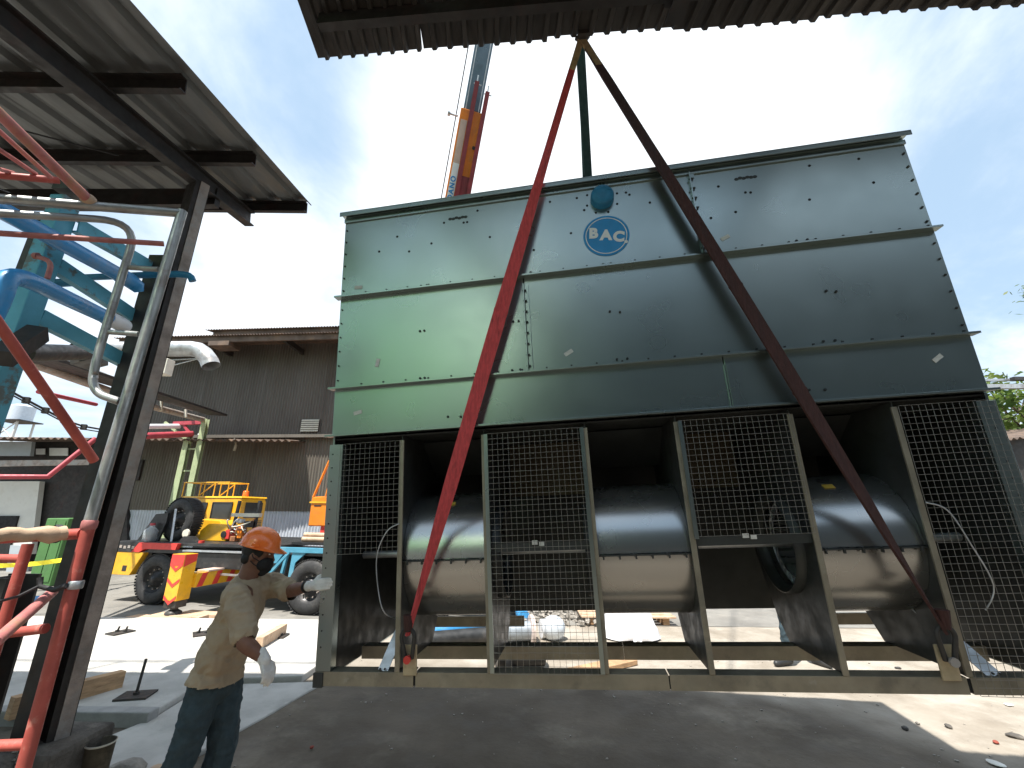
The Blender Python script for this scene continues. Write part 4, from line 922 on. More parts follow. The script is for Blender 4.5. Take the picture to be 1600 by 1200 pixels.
b.tube([p + V((0, 0, .004 * sin(i * 1.7))) for i, p in enumerate(P)], [.024 + .0012 * sin(i * 2.1) + (.003, .006, .008, .003)[max(0, i - 8) % 4] * (i > 8) for i in range(n + 1)], 10)
t = thing('timber_pole', 'pale timber pole lashed level to the red scaffold frame', 'pole', a)
b.build('pole', 'wood_pale', t, True)
rp = B()
for k in range(3): p = at(82 + k * 3, 834, SY - .04); rp.lathe(p, [(0, .032), (.006, .035), (.012, .032)], (q - a), 14, False)
rp.build('lashing', 'cable', t, True)
pvc([at(-30, 946, 4.0), at(58, 944, 4.4)], .07, 'blue plastic pipe lying on the ground behind the red scaffold', m='pvc_blue')
b = B().bar(at(58, 940, 2.3), at(-20, 1230, 2.3), .17, .10, (0, 1, 0)); 
c = at(55, 870, 2.3); b = B().ibeam((c.x - .1, 2.3, .0), (c.x - .1, 2.3, at(60, 900, 2.3).z), .16, .16, upv=(0, 1, 0)); single(b, 'steel_stub', 'dark_steel', 'dark H-section steel post standing behind the red scaffold legs', 'post')

# ------------------------------------------------------------------ pipe bridge, duct and low building on the far left
br = thing('pipe_bridge', 'pipe bridge with maroon and rusty pipes on lime green posts', 'pipe bridge', (-8.6, 11.2, 0))
def wp(x, y, d=.9):           # a point d metres in front of the warehouse wall
    return onplane(x, y, WO - wn * d, wn)
pa, pb = wp(291, 700), wp(318, 660)
pt1 = wp(296, 677); pt2 = wp(322, 655)
for p, z in ((pt1, pt1.z), (pt2, pt2.z)):
    B().channel((p.x, p.y, 0), (p.x, p.y, z), .15, .12, .012, (0, 1, 0)).build('post', 'lime_post', br, True)
for z in (1.9, 2.7, 3.3): B().bar((pt1.x, pt1.y, z), (pt2.x, pt2.y, z), .03, .04).build('tie_bar', 'lime_post', br, True)
B().bar(wp(272, 662), wp(320, 660), .1, .1).build('cross_arm', 'maroon_pipe', br, True)
far = 6.2
def away(x, y, Y): return at(x, y, Y)
B().tube([away(30, 560, 6.0), away(240, 636, 9.4), wp(318, 656)], .07, 12).build('pipe', 'rust_steel', br, True)
B().tube([away(60, 548, 6.0), away(240, 615, 9.4), wp(300, 640)], .045, 10).build('pipe', 'duct', br, True)
B().bar(away(60, 560, 6.0), wp(340, 648), .5, .05).build('cable_tray', 'beam_black', br, True)
B().tube([away(205, 682, 10.5), wp(300, 678)], .085, 12).build('pipe', 'maroon_pipe', br, True)
B().tube([away(185, 667, 10.5), wp(280, 666)], .07, 12).build('pipe', 'pipe_white', br, True)
B().tube([away(60, 612, 6.5), away(150, 632, 8.0)], .035, 8).build('pipe', 'maroon_pipe', br, True)
B().bar(wp(258, 660), wp(298, 692), .06, .06).build('knee_brace', 'lime_post', br, True); B().bar(wp(286, 662), wp(300, 682), .05, .07).build('knee_brace', 'maroon_pipe', br, True)
for q, w_ in (((252, 625), (252, 642)), ((290, 640), (290, 652))): B().bar(away(*q, 9.6), away(*w_, 9.6), .04, .04).build('hanger', 'cream', br, True)
B().tube([at(-20, 745, 9), at(75, 745, 9.5), at(150, 685, 10.0)], .055, 10).build('pipe', 'maroon_pipe', br, True)
dp = arc([at(180, 545, 8.0), at(320, 543, 8.0), at(333, 578, 8.0)], 12)
dk = thing('exhaust_duct', 'shiny metal exhaust duct with a downturned end above the pipe bridge', 'duct', dp[0])
B().tube([at(180, 546, 8.0), at(298, 545, 8.0)] + [V(dp[0]) * 0 + at(*p, 8.0) for p in ((310, 547), (319, 553), (326, 562), (330, 572))], .155, 24, False).build('duct_elbow', 'duct', dk, True)
B().tube([at(327, 564, 8.0), at(330, 572, 8.0)], .161, 24, False).build('duct_lip', 'duct', dk, True)
for y in (563, 568): B().tube([at(262, y + (y - 563), 8.1), at(312, 560, 8.1)], .012, 6).build('stay_wire', 'galv', dk, True)
single(B().box(at(257, 574, 6.5), (.18, .16, .26)), 'junction_box', 'cream', 'small cream electrical box hanging left of the exhaust duct', 'box', bevel=.01)
lb = thing('low_building', 'low dark shed with white wall panels and open door at the far left', 'shed', (-20, 13.5, 0))
LY = 13.0
def lp(x, y, dY=0): return at(x, y, LY + dY)
def quad(name, pts, m, dep=.15, par=lb): return B().prism(pts, (0, dep, 0)).build(name, m, par, True, fix=True)
quad('wall', [lp(-80, 880), lp(198, 880), lp(198, 690), lp(-80, 690)], 'beam_black', .3)
B().corr(lp(-120, 683, -1.2), (1, .0, 0), (0, .97, .12), 10.2, 4, .2, .03, thick=.01).build('roof', 'roof_rust', lb, True)
quad('fascia', [lp(-80, 730, -.9), lp(150, 726, -.9), lp(150, 718, -.9), lp(-80, 720, -.9)], 'rust_steel', .08)
quad('white_wall', [lp(-80, 866, -.2), lp(48, 866, -.2), lp(62, 752, -.2), lp(-80, 752, -.2)], 'white_paint', .15)
quad('door_opening', [lp(-80, 866, -.25), lp(12, 866, -.25), lp(28, 806, -.25), lp(-80, 806, -.25)], 'black_void', .1)
quad('dado', [lp(8, 900, -.3), lp(38, 900, -.3), lp(40, 852, -.3), lp(16, 852, -.3)], 'grey_panel', .1)
quad('grey_fascia', [lp(-80, 712, -.5), lp(47, 712, -.5), lp(50, 690, -.5), lp(-80, 690, -.5)], 'grey_panel', .1)
for a in ((56, 701, 70, 710), (77, 700, 106, 712)): quad('window', [lp(a[0], a[3], -.05), lp(a[2], a[3], -.05), lp(a[2], a[1], -.05), lp(a[0], a[1], -.05)], 'logo_white', .02)
gc = thing('green_cabinet', 'green metal cabinet standing before the dark shed', 'cabinet', at(80, 880, 10.5))
p = at(52, 880, 10.5); q = at(108, 810, 10.5); zb = 0.0
B().span((p.x, 10.5, zb), (q.x, 11.1, q.z)).build('body', 'green_cabinet', gc, True, bevel=.02)
B().span((p.x + .04, 10.485, zb + .1), ((p.x + q.x) / 2 - .01, 10.499, q.z - .06)).build('door', 'green_cabinet', gc, True, bevel=.004); B().span(((p.x + q.x) / 2 + .01, 10.485, zb + .1), (q.x - .04, 10.499, q.z - .06)).build('door', 'green_cabinet', gc, True, bevel=.004)
a, q = at(-30, 884, 7.5), at(136, 868, 7.8)
b = B(); P = [a.lerp(q, i / 14) - V((0, 0, .05 * sin(pi * i / 14))) for i in range(15)]
vs = []
for i, p in enumerate(P): w_ = V((0, .012 * sin(i * 1.3), .035)); vs += [p + w_, p - w_]
b.add(vs, [(2 * i, 2 * i + 1, 2 * i + 3, 2 * i + 2) for i in range(14)]); single(b, 'caution_tape', 'yellow_tape', 'yellow caution tape stretched across behind the scaffold', 'tape')
tk = thing('water_tank', 'pale water tank on a white stand beyond the low shed', 'water tank', at(28, 690, 40))
p = at(28, 658, 40); B().cyl((p.x, 40, p.z), (p.x, 40, at(28, 636, 40).z), .95, n=24).lathe((p.x, 40, at(28, 636, 40).z), [(0, .95), (.2, .5), (.25, .01)], (0, 0, 1), 24).build('tank', 'tank', tk, True)
B().box((p.x, 40, p.z - .06), (2.6, 2.2, .1)).build('platform', 'dark_steel', tk, True)
for x in (-.9, .9):
    for y in (-.8, .8): B().cyl((p.x + x, 40 + y, 0), (p.x + x * .9, 40 + y * .9, p.z - .1), .09, n=8).build('leg', 'white_paint', tk, True)
for x in (-1, 1): B().cyl((p.x + x * .9, 39.2, p.z - 1.8), (p.x - x * .9, 39.2, p.z - .2), .06, n=6).build('brace', 'white_paint', tk, True)
cbt = thing('cable_run', 'black overhead cable with clamps sagging at the far left', 'cable', at(5, 605, 7))
P = [at(x, y, 7 + k * .5) for k, (x, y) in enumerate(((-30, 590), (10, 608), (40, 624), (70, 640), (100, 656), (130, 666), (165, 672), (230, 676)))]
B().tube(P, .022, 6).build('cable', 'cable', cbt, True); B().tube([p + V((.05, 0, -.07)) for p in P], .014, 6).build('cable', 'cable', cbt, True)
for p in P[1:-1]: B().box(p + V((.02, 0, -.02)), (.09, .09, .12), rotz(.5)).build('clamp', 'dark_steel', cbt, True)

# ------------------------------------------------------------------ loose things on the ground
def plank(a, c, w, h, lab, m='wood', name='timber_plank', cat='plank'):
    b = B().bar(a, c, w, h); return single(b, name, m, lab, cat, bevel=.004)
a = gnd(118, 1092, .12); q = gnd(190, 1062, .12); plank(a + V((-.3, -.25, .02)), q + V((0, 0, .0)), .09, .16, 'weathered timber plank lying on the slab edge beside the rusty post')
plank(gnd(405, 1004, .13), gnd(443, 982, .13), .09, .12, 'timber plank end on the white slab behind the worker', 'wood_pale')
b = B().span((-4.9, 4.17, -.05), (-2.98, 4.29, .095)); single(b, 'kerb_block', 'grey_mortar', 'dark kerb block along the front edge of the white slab', 'kerb', bevel=.01)
for k, (x, y, h, lab) in enumerate(((212, 1088, .30, 'anchor plate with the tallest rod, near the kerb block'), (188, 989, .08, 'anchor plate with two short studs at the far left of the slab'), (315, 991, .08, 'anchor plate with a short stud directly behind the worker'), (432, 995, .04, 'flat anchor plate beside the plank end behind the worker'))):
    c = gnd(x, y, .066); t = thing('anchor_plate', lab, 'anchor plate', c); r = rotz(.2 + k)
    B().box(c + V((0, 0, .008)), (.26, .2, .016), r).build('plate', 'dark_steel', t, True)
    for dx in ((0,) if k == 0 else (-.05, .06)): B().cyl(c + V((dx, .0, .01)), c + V((dx + .02, 0, h)), .012, n=8).lathe(c + V((dx, 0, .016)), [(0, .024), (.02, .024)], (0, 0, 1), 6).build('stud', 'dark_steel', t, True)
c = at(158, 1160, 2.9); bz = moundz(c.x, c.y) - .02
t = thing('metal_bucket', 'dirty open bucket standing in the rubble near the scaffold', 'bucket', (c.x, c.y, bz))
B().lathe((c.x, c.y, bz), [(0, .05), (max(.14, c.z - bz), .068), (max(.14, c.z - bz) + .005, .071), (max(.14, c.z - bz) + .003, .064), (.02, .045)], (0, 0, 1), 24).build('body', 'bucket', t, True)
B().lathe((c.x, c.y, bz + max(.14, c.z - bz) - .004), [(0, .069), (.006, .073), (.010, .069)], (0, 0, 1), 24, False).build('rim', 'cream', t, True)
def rock(c, r, lab, m='stone', seed=0, name='stone', cat='stone', sq=.6):
    b = B(); b.ell((0, 0, 0), (r, r * .75, r * sq), 14)
    b.v = [v * (1 + .34 * noise.noise(v * (1.6 / r) + V((seed * 7.1, 0, 0)))) for v in b.v]; b.sm = [False] * len(b.f)
    b.v = [rotz(seed * 1.3) @ v + V(c) for v in b.v]; return single(b, name, m, lab, cat)
for k, (x, y, r, m, lab) in enumerate(((205, 1180, .12, 'stone', 'pale flat stone beside the bucket'), (238, 1198, .15, 'wood_pale', 'tan stone at the bottom edge by the worker legs'), (110, 1194, .10, 'stone', 'dark stone left of the bucket on the rubble'), (175, 1205, .1, 'stone', 'stone just below the bucket'))):
    c = gnd(x, y, .12); 
    c.z = max(moundz(c.x, c.y), 0) + r * .2; rock(c, r, lab, m, k)
rr = random.Random(5); deb = B()
for k in range(420):        # crumbs of broken concrete that nobody could count
    x, y = rr.uniform(-3.4, -1.5), rr.uniform(1.6, 3.5); z = moundz(x, y) if x < -1.75 and y < 3.2 else 0
    r = rr.uniform(.006, .03); c = V((x, y, z + r * .3)); deb.box(c, (r * 2, r * 1.5, r), Matrix.Rotation(rr.random() * 6, 3, V((rr.random(), rr.random(), 1)).normalized()))
for k in range(420):
    x, y = rr.gauss(2.2, 2.4), rr.uniform(2.8, 6.5); r = .003 + .009 * rr.random() ** 3; x = max(-1.9, min(7, x)) ; deb.box((x, y, yz(x, y) + r * .3), (r * 2, r * 1.5, r), rotz(rr.random() * 6))
deb.build('grit', 'stone', kind='stuff')
for k, (x, y, r, m, sq, lab) in enumerate(((1414, 1138, .045, 'dark_steel', .5, 'dark pebble on the edge of the tower shadow at right'), (1434, 1130, .03, 'stone', .5, 'small grey pebble right of the dark one in the sun'), (1482, 1135, .05, 'rubble', .4, 'curled brown leaf lying in the sunlit patch'), (1586, 1150, .09, 'rubble', .3, 'dark clod at the right edge of the sunlit patch'), (1556, 1160, .04, 'rag', .4, 'small reddish chip at the edge of the roof shade'), (1556, 1193, .09, 'paper', .12, 'white scrap of paper at the lower right corner'), (1576, 1101, .06, 'paper', .12, 'white scrap of paper in the sun just below the base beam'), (487, 1168, .03, 'rag', .5, 'crumpled red scrap on the dirt right of the worker'), (1403, 1044, .05, 'dark_steel', .4, 'dark scrap seen through the right bay'), (318, 1091, .05, 'rag', .4, 'crumpled orange-red rag left of the worker legs'))):
    c = gnd(x, y, .01); c.z = .012 + (.03 if x < 400 else 0); rock(c, r * .62, lab, m, k + 11, 'scrap' if m in ('paper', 'rag') else 'pebble', 'litter' if m in ('paper', 'rag') else 'pebble', sq)
# pipes, sack and pallet seen under the tower
ft = thing('flanged_pipe', 'grey flanged pipe lying behind the tower, seen through the middle grille', 'pipe', gnd(830, 1004))
a, q = gnd(770, 1004), gnd(828, 1002); a.z = q.z = .13; B().cyl(a, q, .12, n=20).build('pipe', 'pipe_grey', ft, True); B().cyl(q, q + (q - a).normalized() * .05, .2, n=24).build('flange', 'flange_tan', ft, True)
e = q + (q - a).normalized() * .06; 
for k in range(8): w_ = 2 * pi * k / 8; B().cyl(e + V((-.02, cos(w_) * .16, sin(w_) * .16)), e + V((.012, cos(w_) * .16, sin(w_) * .16)), .014, n=6).build('bolt', 'dark_steel', ft, True)
e2 = e + V((.1, .1, 0)); pvc([e2, e2 + V((.25, .06, 0))], .12, 'white pipe stub joined to the flanged pipe', 'pipe_stub', 'pipe_white')
c = gnd(865, 1000); b = B().ell((c.x, c.y, .15), (.17, .16, .16), 18); single(b, 'round_fitting', 'tank', 'rounded pale pipe cap beside the flanged pipe', 'pipe fitting')
pvc([gnd(820, 985) + V((0, .3, .1)), gnd(806, 962) + V((0, .8, .1)), gnd(796, 940) + V((0, 1.2, .1))], .1, 'blue pipe curving away behind the flanged pipe')
pvc([gnd(690, 1000) + V((-.2, 0, .09)), gnd(735, 990) + V((.2, .2, .09))], .09, 'blue pipe on the ground seen through the left drum bay')
b = B(); c = gnd(990, 1000); n = 10
for j in range(n + 1):
    for i in range(n + 1):
        x, z = i / n - .5, j / n; th = .20 * (1 - (2 * x) ** 4) * (.35 + .65 * sin(pi * min(1, z + .15))) * (1 if 0 < i < n else .1)
        b.v.append(V((c.x + x * (.78 - .18 * z) + .02 * noise.noise(V((x * 6, z * 6, 1))), c.y + .25 * z - th, .02 + z * .36 + .02 * noise.noise(V((x * 5, z * 4, 8))))))
m_ = len(b.v)
b.v += [V((v.x, v.y + .26, v.z)) for v in b.v[:m_]]
w1 = n + 1
for j in range(n):
    for i in range(n): b.f += [(j * w1 + i, j * w1 + i + 1, (j + 1) * w1 + i + 1, (j + 1) * w1 + i), (m_ + j * w1 + i, m_ + (j + 1) * w1 + i, m_ + (j + 1) * w1 + i + 1, m_ + j * w1 + i + 1)]; b.sm += [True, True]
for j in range(n): b.f += [(j * w1, (j + 1) * w1, m_ + (j + 1) * w1, m_ + j * w1), (j * w1 + n, m_ + j * w1 + n, m_ + (j + 1) * w1 + n, (j + 1) * w1 + n)]; b.sm += [True, True]
for i in range(n): b.f += [(n * w1 + i, n * w1 + i + 1, m_ + n * w1 + i + 1, m_ + n * w1 + i)]; b.sm += [True]
b.tube([c + V((-.02, -.16, .03)), c + V((.0, -.24, .015))], [.03, .05], 8).tube([c + V((-.01, -.18, .03)), c + V((.05, -.22, .015))], [.02, .04], 8)
single(b, 'white_sack', 'sack', 'white woven sack leaning on a pallet behind the tower', 'sack')
pl = thing('wooden_pallet', 'wooden pallet behind the white sack under the tower', 'pallet', gnd(1000, 985) + V((0, .35, 0)))
c = gnd(990, 990) + V((.0, .5, 0))
for k in range(3): B().box(c + V((-.55 + k * .6, .4, .06)), (.1, .9, .10)).build('bearer', 'wood', pl, True, bevel=.003)
for k in range(6): B().box(c + V((.05, -.02 + k * .17, .125)), (1.5, .13, .022), rotz(.01 * (k % 3 - 1))).build('board', 'wood_pale', pl, True, bevel=.002)
c = gnd(870, 985) + V((.2, .7, 0))
gv = B(); rr = random.Random(9)
for k in range(260): r = rr.uniform(.015, .05); gv.box(c + V((rr.uniform(-.7, .9), rr.uniform(-.5, .5), r * .6 + rr.uniform(0, .05))), (r * 1.6, r * 1.2, r), Matrix.Rotation(rr.random() * 6, 3, V((rr.random(), rr.random(), .6)).normalized()))
gv.build('gravel_heap', 'stone', kind='stuff')
b = B().cyl(gnd(775, 1045) + V((0, .0, .12)), gnd(850, 1045) + V((0, .1, .12)), .12, n=16).cyl(gnd(790, 1045) + V((0, -.05, .12)), gnd(800, 1045) + V((0, -.05, .12)), .16, n=16)
single(b, 'black_fitting', 'crane_black', 'black pipe fitting on the ground behind the middle grille', 'pipe fitting')
b = B().cyl(gnd(655, 1030) + V((0, .4, .10)), gnd(760, 1020) + V((0, .4, .10)), .10, n=16); single(b, 'black_pipe', 'crane_black', 'black pipe lying behind the left drum bay', 'pipe')
b = B().bar(gnd(1530, 1010) + V((0, .2, .06)), gnd(1640, 1040) + V((.2, 0, .06)), .5, .1); single(b, 'blue_tarp', 'cap_blue', 'folded dark blue tarpaulin behind the right grille', 'tarpaulin', bevel=.03)
plank(gnd(905, 1058) + V((-.1, 0, .03)), gnd(1000, 1036) + V((-.1, 0, .03)), .2, .05, 'plank in shade behind the tower base beam', 'wood')

# ------------------------------------------------------------------ people
def skin_of(name, shapes, voxel, m, parent, smooth=3, wr=None, noise_amt=0, seed=0, keep=None):
    """one continuous skin round the listed round cones and ellipsoids"""
    b = B()
    for sh in shapes:
        if sh[0] == 'c':                       # chain of (point, radius or (rx, ry))
            for (p, r), (q, r2) in zip(sh[1][:-1], sh[1][1:]):
                p, q = V(p), V(q); n = max(2, int((q - p).length / (min(r, r2) * .45)))
                for i in range(n + 1): b.ell(p.lerp(q, i / n), r + (r2 - r) * i / n, 12)
        else: b.ell(sh[1], sh[2], 20, sh[3] if len(sh) > 3 else None)
    o = b.build('tmp', m); rm = o.modifiers.new('r', 'REMESH'); rm.mode = 'VOXEL'; rm.voxel_size = voxel
    sm_ = o.modifiers.new('s', 'SMOOTH'); sm_.iterations = smooth; sm_.factor = .6
    bpy.context.view_layer.update()
    me = bpy.data.meshes.new_from_object(o.evaluated_get(bpy.context.evaluated_depsgraph_get()))
    bpy.data.objects.remove(o); me.name = name
    if wr:
        ns = [v.normal.copy() for v in me.vertices]
        for v, nn in zip(me.vertices, ns): v.co += nn * wr(v.co, nn)
    I = ROOT[parent].inverted() if parent else Matrix.Identity(4); me.transform(I)
    if keep:
        bm = bmesh.new(); bm.from_mesh(me); M = ROOT[parent]
        bmesh.ops.delete(bm, geom=[f for f in bm.faces if not keep(M @ f.calc_center_median())], context='FACES'); bm.to_mesh(me); bm.free()
    me.polygons.foreach_set('use_smooth', [True] * len(me.polygons)); me.materials.clear(); me.materials.append(MATS[m])
    o = bpy.data.objects.new(name, me); COL.objects.link(o)
    if parent: o.parent = parent; ROOT[o] = ROOT[parent]
    return o
def hand_shapes(w, d, palm_n, curl, thumb, sc=.8, spread=.1):
    """palm, four unequal bent fingers and a thumb; d = pointing direction, palm_n = palm normal (fingers curl towards it), thumb = side of the thumb"""
    d = V(d).normalized(); n = V(palm_n); n = (n - d * n.dot(d)).normalized(); s_ = V(thumb); s_ = (s_ - d * s_.dot(d) - n * s_.dot(n)).normalized(); w = V(w)
    d = d * sc; n = n * sc; s_ = s_ * sc; R_ = sc ** .5
    out = [('c', [(w, .024), (w + d * .03, .027 * sc)])]
    for k, (of, ln) in enumerate(((.030, .074), (.010, .082), (-.010, .077), (-.029, .060))):
        a = w + d * .02 + s_ * of * .6; kn = w + d * (.088 - .004 * abs(k - 1)) + s_ * of
        out.append(('c', [(a, .0165 * R_), (kn, .0125 * R_)])); p = kn; ang = curl * (.6 + .1 * k); r = .0105 * R_; dr = (d + s_ * (of * spread * 8)).normalized() * sc
        ch = [(p, .0118 * R_)]
        for seg in (.42, .32, .26):
            e = dr * cos(ang) + n * sin(ang); p = p + e * ln * seg; ch.append((p, r)); r -= .0012; ang += curl * .8
        out.append(('c', ch))
    t0 = w + d * .03 + s_ * .022; t1 = t0 + (d * .55 + s_ * .8 + n * .25) * .038; t2 = t1 + (d * .85 + s_ * .35 + n * .4) * .032; t3 = t2 + (d * .9 + n * .5) * .024
    out.append(('c', [(t0, .0165 * R_), (t1, .0135 * R_), (t2, .0118 * R_), (t3, .0100 * R_)])); return out

wk = thing('person', 'worker in orange helmet, khaki shirt, black mask and white gloves, left hand steadying the tower', 'person', (-1.75, 2.78, 0))
hd = V((-1.512, 2.755, 1.455)); fx = V((.95, .12, -.13)).normalized(); fy = V((0, 1, 0)); fy = (fy - fx * fy.dot(fx)).normalized(); fz = fx.cross(fy)
HR = Matrix((fx, fy, fz)).transposed()
HS = .87
def H(x, y, z): return hd + HR @ V((x, y, z)) * HS
def hr(*t): return tuple(v * HS for v in t)
shN, elN, wrN = at(371, 934, 2.57), at(382, 1004, 2.47), at(412, 1029, 2.47)
shF, elF, wrF = V((-1.49, 2.92, 1.265)), V((-1.325, 2.83, 1.247)), V((-1.15, 2.695, 1.298))
body = [('e', H(-.012, 0, .035), hr(.094, .073, .095), HR), ('e', H(.025, 0, -.045), hr(.062, .055, .065), HR), ('c', [(H(.055, 0, -.075), .030), (H(.035, 0, -.085), .036)]),
        ('c', [(H(.082, 0, .012), .012), (H(.098, 0, -.022), .0155)]), ('c', [(H(.075, .03, .03), .018), (H(.075, -.03, .03), .018)]), ('c', [(H(.083, .02, -.06), .012), (H(.083, -.02, -.06), .012)]),
        ('e', H(-.008, .074, -.005), hr(.018, .009, .031), HR), ('e', H(-.008, -.074, -.005), hr(.018, .009, .031), HR),
        ('c', [(H(-.02, 0, -.03), .056), (V((-1.56, 2.755, 1.31)), .058), (V((-1.575, 2.755, 1.25)), .07)]),
        ('e', V((-1.575, 2.77, 1.17)), (.08, .12, .12)), ('e', V((-1.60, 2.775, .98)), (.07, .10, .15)), ('e', V((-1.645, 2.775, .83)), (.08, .11, .08)),
        ('c', [(shN, .056), (elN, .040), (elN.lerp(wrN, .3), .039), (wrN, .026)]), ('c', [(shF, .056), (elF, .040), (elF.lerp(wrF, .3), .039), (wrF, .026)]),
        ('c', [(V((-1.56, 2.755, 1.24)), .06), (shN, .056)]), ('c', [(V((-1.56, 2.755, 1.25)), .06), (shF, .056)])]
kN, aN, kF, aF = V((-1.71, 2.70, .46)), V((-1.87, 2.68, .09)), V((-1.585, 2.85, .45)), V((-1.66, 2.86, .09))
hN, hF = V((-1.655, 2.715, .80)), V((-1.635, 2.84, .80))
for h_, k_, a_ in ((hN, kN, aN), (hF, kF, aF)): body.append(('c', [(h_, .062), (k_, .052), (k_.lerp(a_, .35), .054), (a_, .038)]))
for a_ in (aN, aF): body.append(('c', [(a_ + V((-.02, 0, -.045)), .036), (a_ + V((.13, 0, -.06)), .028)]))
skin_of('body', body, .0085, 'skin', wk, 3)
# face details
for s_ in (-1, 1):
    B().ell(H(.079, s_ * .031, .022), hr(.010, .013, .010), 10, HR).build('eye', 'logo_white', wk, True); B().ell(H(.0875, s_ * .031, .022), hr(.003, .006, .006), 8, HR).build('iris', 'black_void', wk, True)
    B().tube([H(.090, s_ * .012, .045), H(.094, s_ * .030, .050), H(.082, s_ * .050, .044)], .005, 6).build('eyebrow', 'hair', wk, True)
skin_of('hair', [('e', H(-.02, 0, .035), hr(.098, .079, .09), HR), ('c', [(H(-.085, 0, -.01), .026), (H(-.078, 0, -.04), .024)]), ('c', [(H(-.06, .04, -.03), .03), (H(-.06, -.04, -.03), .03)]), ('c', [(H(-.005, -.070, .02), .010), (H(.0, -.070, .0), .008)])], .006, 'hair', wk, 2)
mk = skin_of('face_mask', [('e', H(.048, 0, -.05), hr(.062, .060, .052), HR), ('c', [(H(.092, 0, -.018), .016), (H(.085, 0, -.08), .02), (H(.05, 0, -.098), .03)]), ('c', [(H(.07, .035, -.03), .022), (H(.07, -.035, -.03), .022)])], .005, 'mask', wk, 3)
B().tube([H(.04, -.062, -.03), H(.0, -.080, -.01), H(-.012, -.084, .01)], .003, 6).tube([H(.04, -.060, -.065), H(.01, -.072, -.05), H(-.012, -.082, -.03)], .003, 6).build('mask_strap', 'mask', mk, True)
# helmet
b = B(); prof = [(-.002, .150), (.0, .152), (.012, .122), (.04, .120), (.075, .108), (.105, .082), (.122, .05), (.129, .02), (.130, .001)]
n = 40; vs = []
hz_ = Matrix.Rotation(radians(4), 3, 'Y')
for t, r in prof:
    for k in range(n):
        q = 2 * pi * k / n; ex = 1.08; fr = (.5 + .5 * cos(q)) ** 3
        rx = r * ex + (.028 * fr if r > .14 else 0); ry = r * .90
        if r > .14: rx, ry = rx - (.016 if cos(q) < .6 else 0), ry - .018
        ridge = .007 * max(0, 1 - abs(sin(q) * r) / .028) if t > .06 else 0
        vs.append(H(-.008, 0, .052) + HR @ (hz_ @ V((cos(q) * rx, sin(q) * ry, t * 1.0 + ridge - (.010 * fr if r > .14 else 0)))) * HS * .97)
b.add(vs, [(i * n + k, i * n + (k + 1) % n, (i + 1) * n + (k + 1) % n, (i + 1) * n + k) for i in range(len(prof) - 1) for k in range(n)], True)
hm = b.build('helmet', 'hat_orange', wk, True)
so_ = hm.modifiers.new('solid', 'SOLIDIFY'); so_.thickness = .003
B().bar(H(-.02, -.117, .075), H(.03, -.114, .073), .006, .014).build('helmet_slot', 'hat_orange', hm, True)
# shirt with creases
def crease(scale, amt, st=(1, 1, 1)):
    def f(c, nn):
        p = V((c.x * st[0], c.y * st[1], c.z * st[2])) * scale
        a = noise.noise(p + V((noise.noise(p * .6), noise.noise(p * .6 + V((9, 0, 0))), 0)) * .9); return amt * ((1 - abs(a) * 2.2) - .3)
    return f
sl_e = shN.lerp(elN, .80); sf_e = shF.lerp(elF, .88)
top_ = [('c', [(V((-1.560, 2.755, 1.285)), .074), (V((-1.575, 2.755, 1.24)), .09)]), ('e', V((-1.575, 2.775, 1.17)), (.106, .150, .15)), ('c', [(V((-1.565, 2.68, 1.24)), .072), (shN, .064), (sl_e, .062)]), ('c', [(V((-1.55, 2.83, 1.255)), .075), (shF, .070), (sf_e, .056)]),
        ('e', V((-1.598, 2.775, 1.03)), (.108, .148, .17)), ('e', V((-1.628, 2.775, .92)), (.112, .152, .14)), ('c', [(V((-1.628, 2.775, .93)), .10), (V((-1.652, 2.775, .70)), .122)]), ('e', V((-1.65, 2.775, .78)), (.124, .166, .16))]
d1, d2 = (elN - shN).normalized(), (elF - shF).normalized()
skin_of('shirt', top_, .0068, 'shirt', wk, 3, lambda c, nn: crease(8, .0125, (1, 1, .6))(c, nn) + crease(22, .006)(c, nn),
        keep=lambda p: p.z > .802 + .012 * sin((p.x + p.y) * 9) and (p - sl_e).dot(d1) < .045 * (1 if (p - sl_e).length < .12 else 99) and ((p - sf_e).dot(d2) < .035 or (p - sf_e).length > .11))
# collar and front placket
cb_ = V((-1.552, 2.755, 1.305))
for s_ in (-1, 1):
    P = [cb_ + V((-.065 * cos(q), s_ * .068 * sin(q), -.03 * (1 - cos(q)) / 2)) for q in [pi * k / 9 for k in range(10)]]
    vs = []
    for k, p in enumerate(P): o_ = V((-cos(pi * k / 9), s_ * sin(pi * k / 9), 0)); vs += [p + V((0, 0, .022)), p + o_ * .014 + V((0, 0, -.018 - .018 * (k > 7)))]
    B().add(vs, [(2 * k, 2 * k + 1, 2 * k + 3, 2 * k + 2) for k in range(9)], True).build('collar', 'shirt', wk, True)
for h_, dv, r in ((sl_e, d1, .062), (sf_e, d2, .052)): pass
tr_ = []
for h_, k_, a_ in ((hN, kN, aN), (hF, kF, aF)): tr_.append(('c', [(h_ + V((0, 0, .02)), .084), (h_.lerp(k_, .5), .080), (k_, .071), (k_.lerp(a_, .5), .068), (a_ + V((0, 0, .0)), .062)]))
tr_ += [('e', V((-1.648, 2.775, .78)), (.10, .140, .09))]
skin_of('trousers', tr_, .009, 'jeans', wk, 3, lambda c, nn: crease(12, .012, (1, 1, .6))(c, nn) + crease(30, .003)(c, nn))
for a_ in (aN, aF): skin_of('boot', [('c', [(a_ + V((-.025, 0, -.02)), .045), (a_ + V((-.03, 0, -.045)), .044), (a_ + V((.08, 0, -.052)), .038), (a_ + V((.145, 0, -.058)), .032)])], .008, 'crane_black', wk, 2)
dN = (at(430, 1058, 2.45) - wrN).normalized()
